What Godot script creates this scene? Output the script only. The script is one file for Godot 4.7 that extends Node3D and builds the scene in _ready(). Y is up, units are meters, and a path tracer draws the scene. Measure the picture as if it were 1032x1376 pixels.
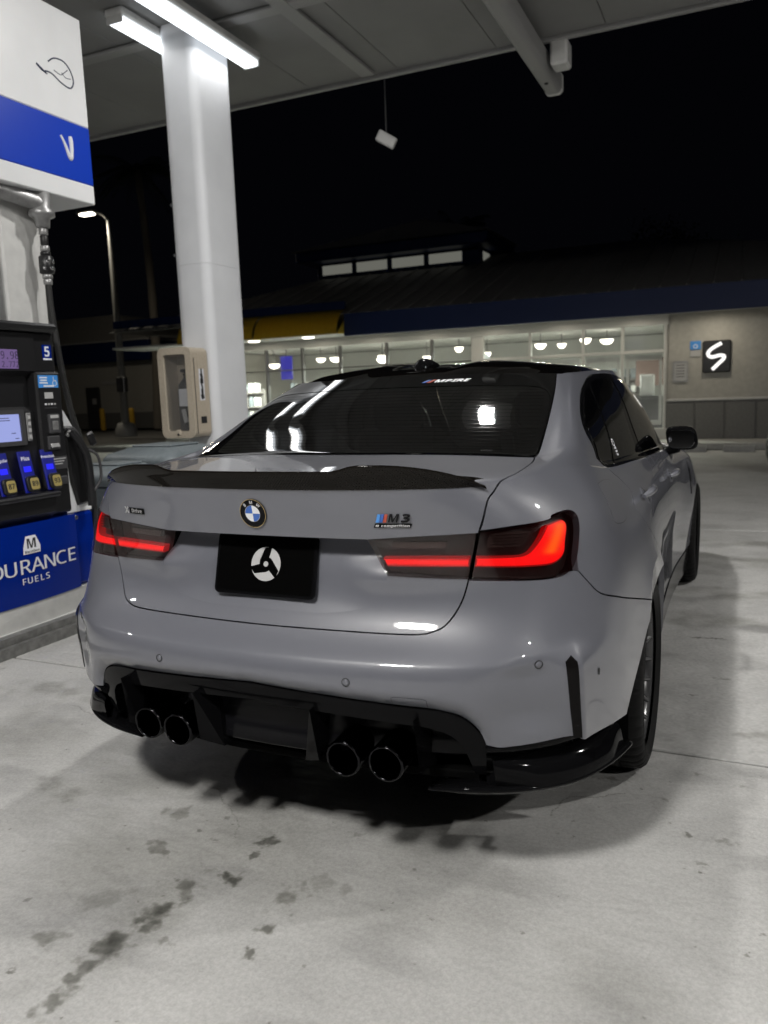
extends Node3D
# A grey sedan seen from behind at a fuel station at night. Metres, y up; the car points to -z with its rear axle at z = 0.

var M := {}
var names := {}
var CP: Array = []
const NC := 18
const NR := 21

# ------------------------------------------------------------------ helpers
func numbered(called: String) -> String:
	if not names.has(called):
		names[called] = 0
		return called
	names[called] += 1
	return "%s_%03d" % [called, names[called]]

func tag(o, label := "", category := "", group := "", kind := ""):
	if label != "": o.set_meta("label", label)
	if category != "": o.set_meta("category", category)
	if group != "": o.set_meta("group", group)
	if kind != "": o.set_meta("kind", kind)
	return o

func thing(called: String, label: String, category: String, at := Vector3.ZERO, turn := 0.0, group := "") -> Node3D:
	var o := Node3D.new()
	o.name = numbered(called)
	add_child(o)
	o.position = at
	o.rotation.y = turn
	tag(o, label, category, group)
	return o

func put(called: String, mesh: Mesh, mat: Material, parent: Node, xf := Transform3D.IDENTITY) -> MeshInstance3D:
	var o := MeshInstance3D.new()
	o.mesh = mesh
	o.material_override = mat
	o.transform = xf
	if parent == self:
		o.name = numbered(called)
	else:
		o.name = called
	parent.add_child(o, true)
	return o

func structure(called: String, mesh: Mesh, mat: Material, xf := Transform3D.IDENTITY) -> MeshInstance3D:
	var o := put(called, mesh, mat, self, xf)
	o.set_meta("kind", "structure")
	return o

func at(x: float, y: float, z: float) -> Transform3D:
	return Transform3D(Basis.IDENTITY, Vector3(x, y, z))

func c3(r: float, g: float, b: float) -> Color:
	return Color(r, g, b).linear_to_srgb()

func mat(col: Color, rough := 0.6, metal := 0.0) -> StandardMaterial3D:
	var m := StandardMaterial3D.new()
	m.albedo_color = col
	m.roughness = rough
	m.metallic = metal
	return m

func coat(col: Color, rough := 0.4, metal := 0.0, cr := 0.03) -> StandardMaterial3D:
	var m := mat(col, rough, metal)
	m.clearcoat_enabled = true
	m.clearcoat = 1.0
	m.clearcoat_roughness = cr
	return m

func glow(col: Color, e: float) -> StandardMaterial3D:
	var m := mat(Color(0.1, 0.1, 0.1), 0.4)
	m.emission_enabled = true
	m.emission = col
	m.emission_energy_multiplier = e
	return m

func noise(freq: float, seed_: int, oct := 4, type := FastNoiseLite.TYPE_SIMPLEX_SMOOTH) -> FastNoiseLite:
	var n := FastNoiseLite.new()
	n.noise_type = type
	n.frequency = freq
	n.seed = seed_
	n.fractal_octaves = oct
	return n

func noise_tex(freq: float, seed_: int, a: Color, b: Color, size := 512, oct := 5) -> NoiseTexture2D:
	var t := NoiseTexture2D.new()
	t.width = size
	t.height = size
	t.seamless = true
	t.noise = noise(freq, seed_, oct)
	var g := Gradient.new()
	g.set_color(0, a)
	g.set_color(1, b)
	t.color_ramp = g
	return t

func noise_normal(freq: float, seed_: int, strength := 4.0, size := 512, oct := 4) -> NoiseTexture2D:
	var t := NoiseTexture2D.new()
	t.width = size
	t.height = size
	t.seamless = true
	t.noise = noise(freq, seed_, oct)
	t.as_normal_map = true
	t.bump_strength = strength
	return t

func grained(a: Color, b: Color, freq: float, scale: float, seed_: int, rough := 0.7, metal := 0.0, bump := 0.0) -> StandardMaterial3D:
	var m := mat(Color.WHITE, rough, metal)
	m.albedo_texture = noise_tex(freq, seed_, a, b)
	m.uv1_triplanar = true
	m.uv1_world_triplanar = true
	m.uv1_scale = Vector3.ONE * scale
	if bump > 0.0:
		m.normal_enabled = true
		m.normal_texture = noise_normal(freq * 3.0, seed_ + 7, 6.0)
		m.normal_scale = bump
	return m

# box with chamfered edges (bevel b), centre at origin
func bev_box(w: float, h: float, d: float, b := 0.01) -> ArrayMesh:
	var st := SurfaceTool.new()
	st.begin(Mesh.PRIMITIVE_TRIANGLES)
	add_bev(st, Transform3D.IDENTITY, w, h, d, b)
	st.generate_normals()
	return st.commit()

func add_bev(st: SurfaceTool, xf: Transform3D, w: float, h: float, d: float, b := 0.01):
	b = minf(b, minf(w, minf(h, d)) * 0.49)
	var e := Vector3(w, h, d) * 0.5
	st.set_smooth_group(-1)
	# vertex of corner (sx,sy,sz) on the face across axis a
	var vtx = func(s: Vector3, a: int) -> Vector3:
		var p := Vector3((e.x - b) * s.x, (e.y - b) * s.y, (e.z - b) * s.z)
		p[a] = e[a] * s[a]
		return xf * p
	var cen := xf.origin
	var sg := [-1.0, 1.0]
	for a in 3:
		var u := (a + 1) % 3
		var v := (a + 2) % 3
		for s in sg:
			var q := []
			for k in [[-1, -1], [1, -1], [1, 1], [-1, 1]]:
				var c := Vector3.ZERO
				c[a] = s; c[u] = k[0]; c[v] = k[1]
				q.append(vtx.call(c, a))
			quad_out(st, q, cen)
	for a in 3:      # edges along axis a
		var u := (a + 1) % 3
		var v := (a + 2) % 3
		for s in sg:
			for r in sg:
				var c0 := Vector3.ZERO
				c0[a] = -1; c0[u] = s; c0[v] = r
				var c1 := c0
				c1[a] = 1
				quad_out(st, [vtx.call(c0, u), vtx.call(c1, u), vtx.call(c1, v), vtx.call(c0, v)], cen)
	for x in sg:
		for y in sg:
			for z in sg:
				var c := Vector3(x, y, z)
				tri_out(st, vtx.call(c, 0), vtx.call(c, 1), vtx.call(c, 2), cen)

func tri_out(st: SurfaceTool, a: Vector3, b: Vector3, c: Vector3, cen: Vector3):
	if (b - a).cross(c - a).dot((a + b + c) / 3.0 - cen) > 0.0:
		st.add_vertex(a); st.add_vertex(c); st.add_vertex(b)
	else:
		st.add_vertex(a); st.add_vertex(b); st.add_vertex(c)

func quad_out(st: SurfaceTool, q: Array, cen: Vector3):
	tri_out(st, q[0], q[1], q[2], cen)
	tri_out(st, q[0], q[2], q[3], cen)

# prism: closed 2D outline (x,y) extruded along z from z0 to z1, with a small chamfer
func prism(outline: PackedVector2Array, z0: float, z1: float, b := 0.0, xf := Transform3D.IDENTITY) -> ArrayMesh:
	var st := SurfaceTool.new()
	st.begin(Mesh.PRIMITIVE_TRIANGLES)
	add_prism(st, outline, z0, z1, b, xf)
	st.generate_normals()
	return st.commit()

func add_prism(st: SurfaceTool, outline_in: PackedVector2Array, z0: float, z1: float, b := 0.0, xf := Transform3D.IDENTITY):
	st.set_smooth_group(-1)
	var o := outline_in.duplicate()
	if Geometry2D.is_polygon_clockwise(o): o.reverse()
	var cap := o
	if b > 0.0:
		var r := Geometry2D.offset_polygon(o, -b)
		if r.size() == 1 and r[0].size() == o.size():
			cap = r[0]
			if Geometry2D.is_polygon_clockwise(cap): cap.reverse()
			# align starts
			var best := 0
			for i in cap.size():
				if cap[i].distance_to(o[0]) < cap[best].distance_to(o[0]): best = i
			var c2 := PackedVector2Array()
			for i in cap.size(): c2.append(cap[(i + best) % cap.size()])
			cap = c2
		else:
			b = 0.0
	var n := o.size()
	var tris := Geometry2D.triangulate_polygon(cap)
	for k in range(0, tris.size(), 3):
		var p := [cap[tris[k]], cap[tris[k + 1]], cap[tris[k + 2]]]
		if (p[1] - p[0]).cross(p[2] - p[0]) < 0.0: p.reverse()
		for q in [p[0], p[2], p[1]]: st.add_vertex(xf * Vector3(q.x, q.y, z1))
		for q in [p[0], p[1], p[2]]: st.add_vertex(xf * Vector3(q.x, q.y, z0))
	var rings := [[cap, z0], [o, z0 + b], [o, z1 - b], [cap, z1]]
	if b <= 0.0: rings = [[o, z0], [o, z1]]
	for r in range(rings.size() - 1):
		for i in n:
			var j := (i + 1) % n
			var a0 := xf * Vector3(rings[r][0][i].x, rings[r][0][i].y, rings[r][1])
			var a1 := xf * Vector3(rings[r][0][j].x, rings[r][0][j].y, rings[r][1])
			var b0 := xf * Vector3(rings[r + 1][0][i].x, rings[r + 1][0][i].y, rings[r + 1][1])
			var b1 := xf * Vector3(rings[r + 1][0][j].x, rings[r + 1][0][j].y, rings[r + 1][1])
			for v in [a0, b1, a1, a0, b0, b1]: st.add_vertex(v)

func rrect(w: float, h: float, r: float, n := 5) -> PackedVector2Array:
	var p := PackedVector2Array()
	for k in 4:
		var c := Vector2((w / 2 - r) * [1, -1, -1, 1][k], (h / 2 - r) * [1, 1, -1, -1][k])
		for i in n + 1:
			var a := PI / 2 * (k + float(i) / n)
			p.append(c + Vector2(cos(a), sin(a)) * r)
	return p

func circle2(r: float, n := 24, c := Vector2.ZERO) -> PackedVector2Array:
	var p := PackedVector2Array()
	for i in n: p.append(c + Vector2(cos(TAU * i / n), sin(TAU * i / n)) * r)
	return p

# lathe round the local y axis: profile of (radius, y)
func lathe(profile: PackedVector2Array, n := 32, xf := Transform3D.IDENTITY, smooth := true) -> ArrayMesh:
	var st := SurfaceTool.new()
	st.begin(Mesh.PRIMITIVE_TRIANGLES)
	add_lathe(st, profile, n, xf, smooth)
	st.generate_normals()
	return st.commit()

func add_lathe(st: SurfaceTool, profile: PackedVector2Array, n := 32, xf := Transform3D.IDENTITY, smooth := true):
	st.set_smooth_group(0 if smooth else -1)
	for k in range(profile.size() - 1):
		for i in n:
			var a := TAU * i / n
			var b := TAU * (i + 1) / n
			var p0 := profile[k]
			var p1 := profile[k + 1]
			var v00 := xf * Vector3(cos(a) * p0.x, p0.y, sin(a) * p0.x)
			var v01 := xf * Vector3(cos(b) * p0.x, p0.y, sin(b) * p0.x)
			var v10 := xf * Vector3(cos(a) * p1.x, p1.y, sin(a) * p1.x)
			var v11 := xf * Vector3(cos(b) * p1.x, p1.y, sin(b) * p1.x)
			if p0.x > 1e-6:
				for v in [v00, v11, v01]: st.add_vertex(v)
			if p1.x > 1e-6:
				for v in [v00, v10, v11]: st.add_vertex(v)

# tube along a polyline, radius per point (array) or one value
func tube(path: PackedVector3Array, r, n := 10, caps := true) -> ArrayMesh:
	var st := SurfaceTool.new()
	st.begin(Mesh.PRIMITIVE_TRIANGLES)
	add_tube(st, path, r, n, caps)
	st.generate_normals()
	return st.commit()

func add_tube(st: SurfaceTool, path: PackedVector3Array, r, n := 10, caps := true):
	st.set_smooth_group(0)
	var rings := []
	var up := Vector3.UP
	for i in path.size():
		var t := (path[mini(i + 1, path.size() - 1)] - path[maxi(i - 1, 0)]).normalized()
		if i == 0: up = Vector3.UP if absf(t.y) < 0.9 else Vector3.RIGHT
		var x := up.cross(t).normalized()
		var y := t.cross(x)
		up = y
		var ring := PackedVector3Array()
		var rr: float = r[i] if r is Array else r
		for k in n: ring.append(path[i] + (x * cos(TAU * k / n) + y * sin(TAU * k / n)) * rr)
		rings.append(ring)
	for i in range(rings.size() - 1):
		for k in n:
			var k2 := (k + 1) % n
			for v in [rings[i][k], rings[i + 1][k2], rings[i][k2], rings[i][k], rings[i + 1][k], rings[i + 1][k2]]: st.add_vertex(v)
	if caps:
		st.set_smooth_group(-1)
		for k in n:
			var k2 := (k + 1) % n
			st.add_vertex(path[0]); st.add_vertex(rings[0][k]); st.add_vertex(rings[0][k2])
			var e := rings.size() - 1
			st.add_vertex(path[e]); st.add_vertex(rings[e][k2]); st.add_vertex(rings[e][k])

func smooth3(p: PackedVector3Array, n := 6) -> PackedVector3Array:
	var o := PackedVector3Array()
	for i in range(p.size() - 1):
		var a := p[maxi(i - 1, 0)]
		var d := p[mini(i + 2, p.size() - 1)]
		for k in n: o.append(p[i].cubic_interpolate(p[i + 1], a, d, float(k) / n))
	o.append(p[-1])
	return o

# rows of points joined as a sheet (all rows the same length); front is the side from which row order runs up and point order right
func sheet(rows: Array, smooth := true) -> ArrayMesh:
	var st := SurfaceTool.new()
	st.begin(Mesh.PRIMITIVE_TRIANGLES)
	add_sheet(st, rows, smooth)
	st.generate_normals()
	return st.commit()

func add_sheet(st: SurfaceTool, rows: Array, smooth := true):
	st.set_smooth_group(0 if smooth else -1)
	for r in range(rows.size() - 1):
		for i in range(rows[r].size() - 1):
			var a: Vector3 = rows[r][i]
			var b: Vector3 = rows[r][i + 1]
			var c: Vector3 = rows[r + 1][i + 1]
			var d: Vector3 = rows[r + 1][i]
			if a != b:
				for v in [a, c, b]: st.add_vertex(v)
			if c != d:
				for v in [a, d, c]: st.add_vertex(v)

var fonts := {}
func text(called: String, s: String, h: float, m: Material, parent: Node, xf: Transform3D, depth := 0.002, bold := true, face := "Droid Sans", shear := 0.0, stretch := 1.0) -> MeshInstance3D:
	var key := face + str(bold)
	if not fonts.has(key):
		var f := SystemFont.new()
		f.font_names = PackedStringArray([face])
		if bold: f.font_weight = 700
		fonts[key] = f
	var t := TextMesh.new()
	t.font = fonts[key]
	t.text = s
	t.font_size = 48
	t.pixel_size = h / (48.0 * 0.73)
	t.depth = depth
	t.curve_step = 4.0
	var b := Basis(Vector3(stretch, 0, 0), Vector3(shear, 1, 0), Vector3(0, 0, 1))
	return put(called, t, m, parent, xf * Transform3D(b, Vector3.ZERO))

# frame whose z points out of a wall: x right, y up
func face_x(x: float, y: float, z: float) -> Transform3D:      # a wall that faces +x
	return Transform3D(Basis(Vector3(0, 0, -1), Vector3.UP, Vector3(1, 0, 0)), Vector3(x, y, z))
# control points of the body surface: 18 columns from the middle of the tail round to the nose, 21 rows from sill to roof
const BODY := [
	[0, 0.16, 0.902, 0, 0.2987, 1.0107, 0, 0.4478, 1.0701, 0, 0.5475, 1.0978, 0, 0.6009, 1.0969, 0, 0.6508, 1.0887, 0, 0.6932, 1.0251, 0, 0.7807, 0.9633, 0, 0.8619, 0.9798, 0, 0.932, 0.9864, 0, 0.989, 0.996, 0, 1.0539, 1.0094, 0, 1.0941, 1.0188, 0, 1.1093, 1.0363, 0, 1.1157, 0.7547, 0, 1.1381, 0.4595, 0, 1.1332, 0.4561, 0, 1.2076, 0.2893, 0, 1.2707, 0.1583, 0, 1.3368, 0.0216, 0, 1.3957, -0.1021],
	[0.3013, 0.16, 0.8976, 0.3012, 0.2987, 1.004, 0.3013, 0.4478, 1.0534, 0.3025, 0.5475, 1.0817, 0.3025, 0.6009, 1.0809, 0.3032, 0.6508, 1.0745, 0.305, 0.6932, 1.0062, 0.3063, 0.7807, 0.9469, 0.3061, 0.8619, 0.9663, 0.3057, 0.932, 0.9729, 0.3078, 0.989, 0.9847, 0.3012, 1.0539, 0.9952, 0.2951, 1.0941, 1.0022, 0.2961, 1.1095, 1.0178, 0.3106, 1.116, 0.755, 0.3219, 1.14, 0.4469, 0.3305, 1.1364, 0.4441, 0.3157, 1.1984, 0.2793, 0.305, 1.2696, 0.1498, 0.2964, 1.3347, 0.0166, 0.2793, 1.3935, -0.1276],
	[0.5996, 0.16, 0.8449, 0.5995, 0.2987, 0.9722, 0.6014, 0.4478, 1.0131, 0.5923, 0.5475, 1.0337, 0.5951, 0.6009, 1.033, 0.592, 0.6508, 1.0267, 0.5818, 0.6932, 0.9699, 0.5747, 0.7807, 0.9092, 0.5773, 0.8619, 0.9114, 0.5801, 0.932, 0.9104, 0.5763, 0.989, 0.9156, 0.5689, 1.0538, 0.9245, 0.5632, 1.0944, 0.9239, 0.5456, 1.1085, 0.9412, 0.5594, 1.1174, 0.68, 0.5807, 1.1299, 0.443, 0.5885, 1.127, 0.4212, 0.5668, 1.1946, 0.2504, 0.5536, 1.2616, 0.1133, 0.5325, 1.3289, -0.0261, 0.5055, 1.3881, -0.1649],
	[0.7735, 0.16, 0.7638, 0.7739, 0.2987, 0.8762, 0.7703, 0.4478, 0.9148, 0.7668, 0.5475, 0.9346, 0.7632, 0.6009, 0.9397, 0.7575, 0.6508, 0.9334, 0.7498, 0.6932, 0.9037, 0.7476, 0.7807, 0.8773, 0.7398, 0.8619, 0.8659, 0.7324, 0.932, 0.86, 0.7193, 0.9891, 0.8522, 0.6837, 1.0537, 0.8468, 0.6473, 1.0951, 0.8373, 0.6393, 1.1036, 0.8361, 0.6525, 1.1108, 0.5983, 0.6515, 1.1193, 0.3957, 0.6592, 1.1223, 0.3647, 0.6459, 1.1844, 0.1916, 0.6258, 1.2597, 0.0598, 0.6011, 1.3251, -0.0941, 0.5704, 1.3814, -0.2356],
	[0.8667, 0.16, 0.6571, 0.8654, 0.2987, 0.7579, 0.8695, 0.4478, 0.7772, 0.8694, 0.5475, 0.7918, 0.8693, 0.6009, 0.7975, 0.8652, 0.6508, 0.7959, 0.8587, 0.6932, 0.7864, 0.8445, 0.7807, 0.7625, 0.8319, 0.8619, 0.7478, 0.8189, 0.932, 0.73, 0.7945, 0.9891, 0.7194, 0.7509, 1.0538, 0.7175, 0.7035, 1.0952, 0.7089, 0.6906, 1.1022, 0.7012, 0.6904, 1.1185, 0.4935, 0.6872, 1.1295, 0.3441, 0.6895, 1.1415, 0.306, 0.6647, 1.1996, 0.1703, 0.6416, 1.2665, 0.023, 0.6108, 1.3302, -0.1429, 0.5741, 1.385, -0.3016],
	[0.921, 0.16, 0.5716, 0.925, 0.2987, 0.5817, 0.926, 0.4478, 0.6065, 0.9285, 0.5475, 0.6183, 0.9286, 0.6009, 0.6151, 0.9257, 0.6508, 0.6138, 0.9195, 0.6932, 0.6035, 0.9055, 0.7807, 0.5927, 0.8837, 0.8619, 0.5827, 0.8604, 0.9319, 0.5612, 0.8317, 0.9886, 0.5521, 0.7821, 1.0526, 0.5418, 0.7375, 1.0931, 0.527, 0.7243, 1.1094, 0.5168, 0.7174, 1.1256, 0.3877, 0.711, 1.1422, 0.2859, 0.7098, 1.1558, 0.239, 0.6832, 1.201, 0.1189, 0.6556, 1.2681, -0.0167, 0.6237, 1.3269, -0.1761, 0.5856, 1.3884, -0.3572],
	[0.9378, 0.16, 0.4224, 0.9399, 0.2987, 0.4188, 0.9464, 0.4478, 0.4143, 0.9493, 0.5475, 0.4119, 0.9505, 0.6009, 0.4119, 0.9487, 0.6508, 0.4125, 0.9421, 0.6932, 0.4145, 0.9244, 0.7807, 0.4167, 0.9025, 0.8618, 0.4194, 0.875, 0.9325, 0.4304, 0.8507, 0.9916, 0.4196, 0.7973, 1.0607, 0.4127, 0.7496, 1.1102, 0.3866, 0.7595, 1.0973, 0.3548, 0.7497, 1.1114, 0.286, 0.7363, 1.1314, 0.1957, 0.7325, 1.1484, 0.1526, 0.6911, 1.2214, 0.0739, 0.6612, 1.2774, -0.034, 0.6299, 1.3326, -0.1991, 0.5921, 1.3893, -0.4279],
	[0.9386, 0.16, -0.0011, 0.9426, 0.2987, -0.0004, 0.9485, 0.4478, 0.0002, 0.9522, 0.5475, 0.0005, 0.9547, 0.6009, 0.0006, 0.9544, 0.6508, 0.0005, 0.951, 0.6932, 0.0002, 0.9365, 0.7806, -0.0005, 0.9162, 0.8624, 0.0033, 0.8691, 0.9306, -0.0288, 0.8309, 0.9794, -0.0462, 0.7997, 1.0213, -0.0611, 0.7947, 1.0327, -0.0626, 0.7773, 1.0427, -0.0597, 0.7732, 1.0495, -0.0442, 0.7679, 1.0594, -0.0309, 0.7651, 1.0542, 0.0152, 0.7346, 1.157, -0.173, 0.7057, 1.2395, -0.316, 0.66, 1.32, -0.4516, 0.5984, 1.3951, -0.576],
	[0.9173, 0.16, -0.4095, 0.927, 0.2987, -0.4096, 0.9395, 0.4478, -0.4096, 0.9444, 0.5475, -0.4096, 0.9467, 0.6009, -0.4097, 0.9428, 0.6508, -0.4096, 0.9395, 0.6932, -0.4096, 0.9257, 0.7804, -0.4097, 0.9102, 0.8637, -0.4093, 0.8748, 0.9239, -0.4046, 0.8456, 0.9701, -0.4006, 0.8171, 1.0126, -0.3979, 0.8085, 1.0277, -0.397, 0.7953, 1.0349, -0.3974, 0.7907, 1.0425, -0.3992, 0.7841, 1.0549, -0.4047, 0.7815, 1.0508, -0.3824, 0.7442, 1.1569, -0.4905, 0.711, 1.2402, -0.572, 0.6636, 1.3223, -0.6584, 0.6021, 1.3999, -0.7458],
	[0.8804, 0.16, -0.7482, 0.8993, 0.2987, -0.7482, 0.9067, 0.4478, -0.7482, 0.9101, 0.5475, -0.7482, 0.9114, 0.6009, -0.7482, 0.9143, 0.6508, -0.7482, 0.9153, 0.6932, -0.7482, 0.9096, 0.7802, -0.7482, 0.8965, 0.865, -0.7483, 0.8698, 0.9182, -0.7484, 0.8479, 0.9606, -0.7486, 0.8269, 0.999, -0.7487, 0.8212, 1.0125, -0.7487, 0.8101, 1.0186, -0.7486, 0.8051, 1.0263, -0.7485, 0.7986, 1.0387, -0.7497, 0.7969, 1.0329, -0.7386, 0.7563, 1.1459, -0.7972, 0.7206, 1.2345, -0.8434, 0.6702, 1.3221, -0.891, 0.6055, 1.4053, -0.9385],
	[0.8743, 0.16, -1.2982, 0.8841, 0.2987, -1.2982, 0.8869, 0.4478, -1.2982, 0.8909, 0.5475, -1.2982, 0.8936, 0.6009, -1.2982, 0.8985, 0.6508, -1.2982, 0.9026, 0.6932, -1.2982, 0.9039, 0.78, -1.2981, 0.8957, 0.8667, -1.2978, 0.8716, 0.9103, -1.3, 0.8523, 0.9476, -1.3015, 0.8336, 0.981, -1.3026, 0.8285, 0.9929, -1.3031, 0.8182, 0.9975, -1.3034, 0.813, 1.0056, -1.3034, 0.8064, 1.0181, -1.3024, 0.8052, 1.0109, -1.3091, 0.7621, 1.1314, -1.2786, 0.7245, 1.226, -1.2558, 0.6722, 1.3198, -1.2319, 0.6055, 1.4091, -1.2081],
	[0.8697, 0.16, -1.8477, 0.879, 0.2987, -1.8477, 0.8853, 0.4478, -1.8477, 0.8901, 0.5475, -1.8477, 0.8928, 0.6009, -1.8477, 0.897, 0.6508, -1.8477, 0.9013, 0.6932, -1.8478, 0.9007, 0.7798, -1.8466, 0.891, 0.8684, -1.8518, 0.87, 0.9024, -1.8427, 0.8528, 0.9345, -1.8421, 0.8361, 0.9629, -1.8389, 0.8319, 0.9732, -1.8392, 0.8221, 0.9764, -1.838, 0.8169, 0.9847, -1.8389, 0.8103, 0.9973, -1.8356, 0.8092, 0.9889, -1.8603, 0.7643, 1.1153, -1.7308, 0.7249, 1.2143, -1.6292, 0.6708, 1.3128, -1.5242, 0.6024, 1.4066, -1.4194],
	[0.8997, 0.16, -2.4196, 0.9183, 0.2987, -2.4195, 0.9292, 0.4478, -2.4194, 0.9381, 0.5475, -2.4194, 0.9396, 0.6009, -2.4194, 0.936, 0.6508, -2.4194, 0.9284, 0.6932, -2.4197, 0.9163, 0.7797, -2.4162, 0.8903, 0.8694, -2.4421, 0.8575, 0.8961, -2.3075, 0.8299, 0.9238, -2.2339, 0.8032, 0.9482, -2.1628, 0.7961, 0.957, -2.139, 0.7832, 0.9591, -2.1187, 0.7787, 0.9676, -2.123, 0.7721, 0.9802, -2.1178, 0.7702, 0.9717, -2.1514, 0.7319, 1.0991, -1.9987, 0.6983, 1.1992, -1.8843, 0.6502, 1.2985, -1.7649, 0.5876, 1.3934, -1.6458],
	[0.9314, 0.16, -2.8608, 0.9402, 0.2987, -2.8625, 0.9467, 0.4478, -2.8636, 0.949, 0.5475, -2.8639, 0.9517, 0.6009, -2.864, 0.9528, 0.6508, -2.8637, 0.9477, 0.6932, -2.8632, 0.9339, 0.7798, -2.8548, 0.9115, 0.8679, -2.8998, 0.8447, 0.9037, -2.6919, 0.7879, 0.9367, -2.5861, 0.7335, 0.9662, -2.4778, 0.7153, 0.9768, -2.4418, 0.6928, 0.9802, -2.4087, 0.6896, 0.9884, -2.4155, 0.6831, 1.0008, -2.4079, 0.6809, 0.9937, -2.452, 0.641, 1.1141, -2.2297, 0.6051, 1.2086, -2.0583, 0.5551, 1.302, -1.8804, 0.4912, 1.3907, -1.7029],
	[0.9224, 0.16, -3.2994, 0.9362, 0.2987, -3.2862, 0.942, 0.4478, -3.2783, 0.9413, 0.5475, -3.2767, 0.9335, 0.6009, -3.2757, 0.9186, 0.6508, -3.2781, 0.8996, 0.6932, -3.2839, 0.8626, 0.78, -3.2896, 0.7684, 0.8658, -3.3819, 0.6892, 0.9184, -2.9769, 0.6236, 0.9596, -2.7565, 0.5649, 0.9965, -2.5584, 0.5592, 1.0082, -2.5113, 0.5457, 1.0146, -2.4676, 0.5428, 1.0237, -2.4819, 0.5341, 1.0366, -2.4768, 0.5275, 1.0308, -2.5312, 0.506, 1.1398, -2.2984, 0.4851, 1.2251, -2.1203, 0.4468, 1.3118, -1.9354, 0.3909, 1.3962, -1.7508],
	[0.8484, 0.16, -3.409, 0.8458, 0.2987, -3.4759, 0.8445, 0.4478, -3.5152, 0.8446, 0.5475, -3.5154, 0.8462, 0.6009, -3.5259, 0.849, 0.6508, -3.5112, 0.8533, 0.6932, -3.4905, 0.8598, 0.78, -3.4256, 0.8984, 0.867, -3.3253, 0.7872, 0.9054, -3.1846, 0.6826, 0.953, -3.027, 0.5728, 0.9895, -2.8537, 0.4675, 1.0153, -2.67, 0.3699, 1.0151, -2.5545, 0.3881, 1.0174, -2.5639, 0.3871, 1.0275, -2.5417, 0.3956, 1.0199, -2.5542, 0.3602, 1.1477, -2.3214, 0.333, 1.2458, -2.1385, 0.3082, 1.3315, -1.949, 0.2866, 1.4004, -1.7599],
	[0.4647, 0.16, -3.6119, 0.465, 0.2987, -3.6639, 0.4652, 0.4478, -3.6942, 0.4652, 0.5475, -3.6925, 0.465, 0.6009, -3.7019, 0.4646, 0.6508, -3.6899, 0.464, 0.6932, -3.6754, 0.461, 0.78, -3.6267, 0.4731, 0.8669, -3.5546, 0.405, 0.9093, -3.3353, 0.3453, 0.9582, -3.1161, 0.2845, 0.9955, -2.8975, 0.2309, 1.0205, -2.6938, 0.1794, 1.0213, -2.5555, 0.1904, 1.0248, -2.5741, 0.1883, 1.0355, -2.5549, 0.1915, 1.0279, -2.5743, 0.1761, 1.1516, -2.3393, 0.1644, 1.2465, -2.1543, 0.1519, 1.3315, -1.9628, 0.139, 1.4021, -1.7716],
	[0, 0.16, -3.67, 0, 0.2987, -3.7238, 0, 0.4478, -3.7554, 0, 0.5475, -3.754, 0, 0.6009, -3.7636, 0, 0.6508, -3.7511, 0, 0.6932, -3.7356, 0, 0.78, -3.6845, 0, 0.8667, -3.6139, 0, 0.9097, -3.3859, 0, 0.9593, -3.1596, 0, 0.9972, -2.9313, 0, 1.0226, -2.7171, 0, 1.0234, -2.5684, 0, 1.0268, -2.5885, 0, 1.0374, -2.5684, 0, 1.03, -2.5877, 0, 1.1536, -2.349, 0, 1.2486, -2.1611, 0, 1.3333, -1.9665, 0, 1.4034, -1.7724],
]

# ------------------------------------------------------------------ the car's body surface
func read_body():
	var g: Array = []
	for c in NC:
		var row := PackedVector3Array()
		for r in NR: row.append(Vector3(BODY[c][r * 3], BODY[c][r * 3 + 1], BODY[c][r * 3 + 2]))
		g.append(row)
	var mir = func(col: PackedVector3Array) -> PackedVector3Array:
		var o := PackedVector3Array()
		for p in col: o.append(Vector3(-p.x, p.y, p.z))
		return o
	var all: Array = [mir.call(g[1])]
	all.append_array(g)
	all.append(mir.call(g[NC - 2]))
	CP = []
	for col in all:
		var o := PackedVector3Array()
		o.append(col[0] * 2.0 - col[1])
		o.append_array(col)
		o.append(col[NR - 1] * 2.0 - col[NR - 2])
		CP.append(o)

func bw(u: float) -> Array:
	var v := 1.0 - u
	return [v * v * v / 6.0, (3 * u * u * u - 6 * u * u + 4) / 6.0, (-3 * u * u * u + 3 * u * u + 3 * u + 1) / 6.0, u * u * u / 6.0]

func bdw(u: float) -> Array:
	return [-(1 - u) * (1 - u) / 2.0, (3 * u * u - 4 * u) / 2.0, (-3 * u * u + 2 * u + 1) / 2.0, u * u / 2.0]

# [point, d/ds, d/dt]
func sv(s: float, t: float) -> Array:
	s = clampf(s, 0, NC - 1 - 1e-5)
	t = clampf(t, 0, NR - 1 - 1e-5)
	var i := int(s)
	var j := int(t)
	var a := bw(s - i)
	var b := bw(t - j)
	var da := bdw(s - i)
	var db := bdw(t - j)
	var p := Vector3.ZERO
	var ps := Vector3.ZERO
	var pt := Vector3.ZERO
	for k in 4:
		var col: PackedVector3Array = CP[i + k]
		var q: Vector3 = col[j] * b[0] + col[j + 1] * b[1] + col[j + 2] * b[2] + col[j + 3] * b[3]
		var dq: Vector3 = col[j] * db[0] + col[j + 1] * db[1] + col[j + 2] * db[2] + col[j + 3] * db[3]
		p += q * a[k]
		ps += q * da[k]
		pt += dq * a[k]
	return [p, ps, pt]

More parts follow.
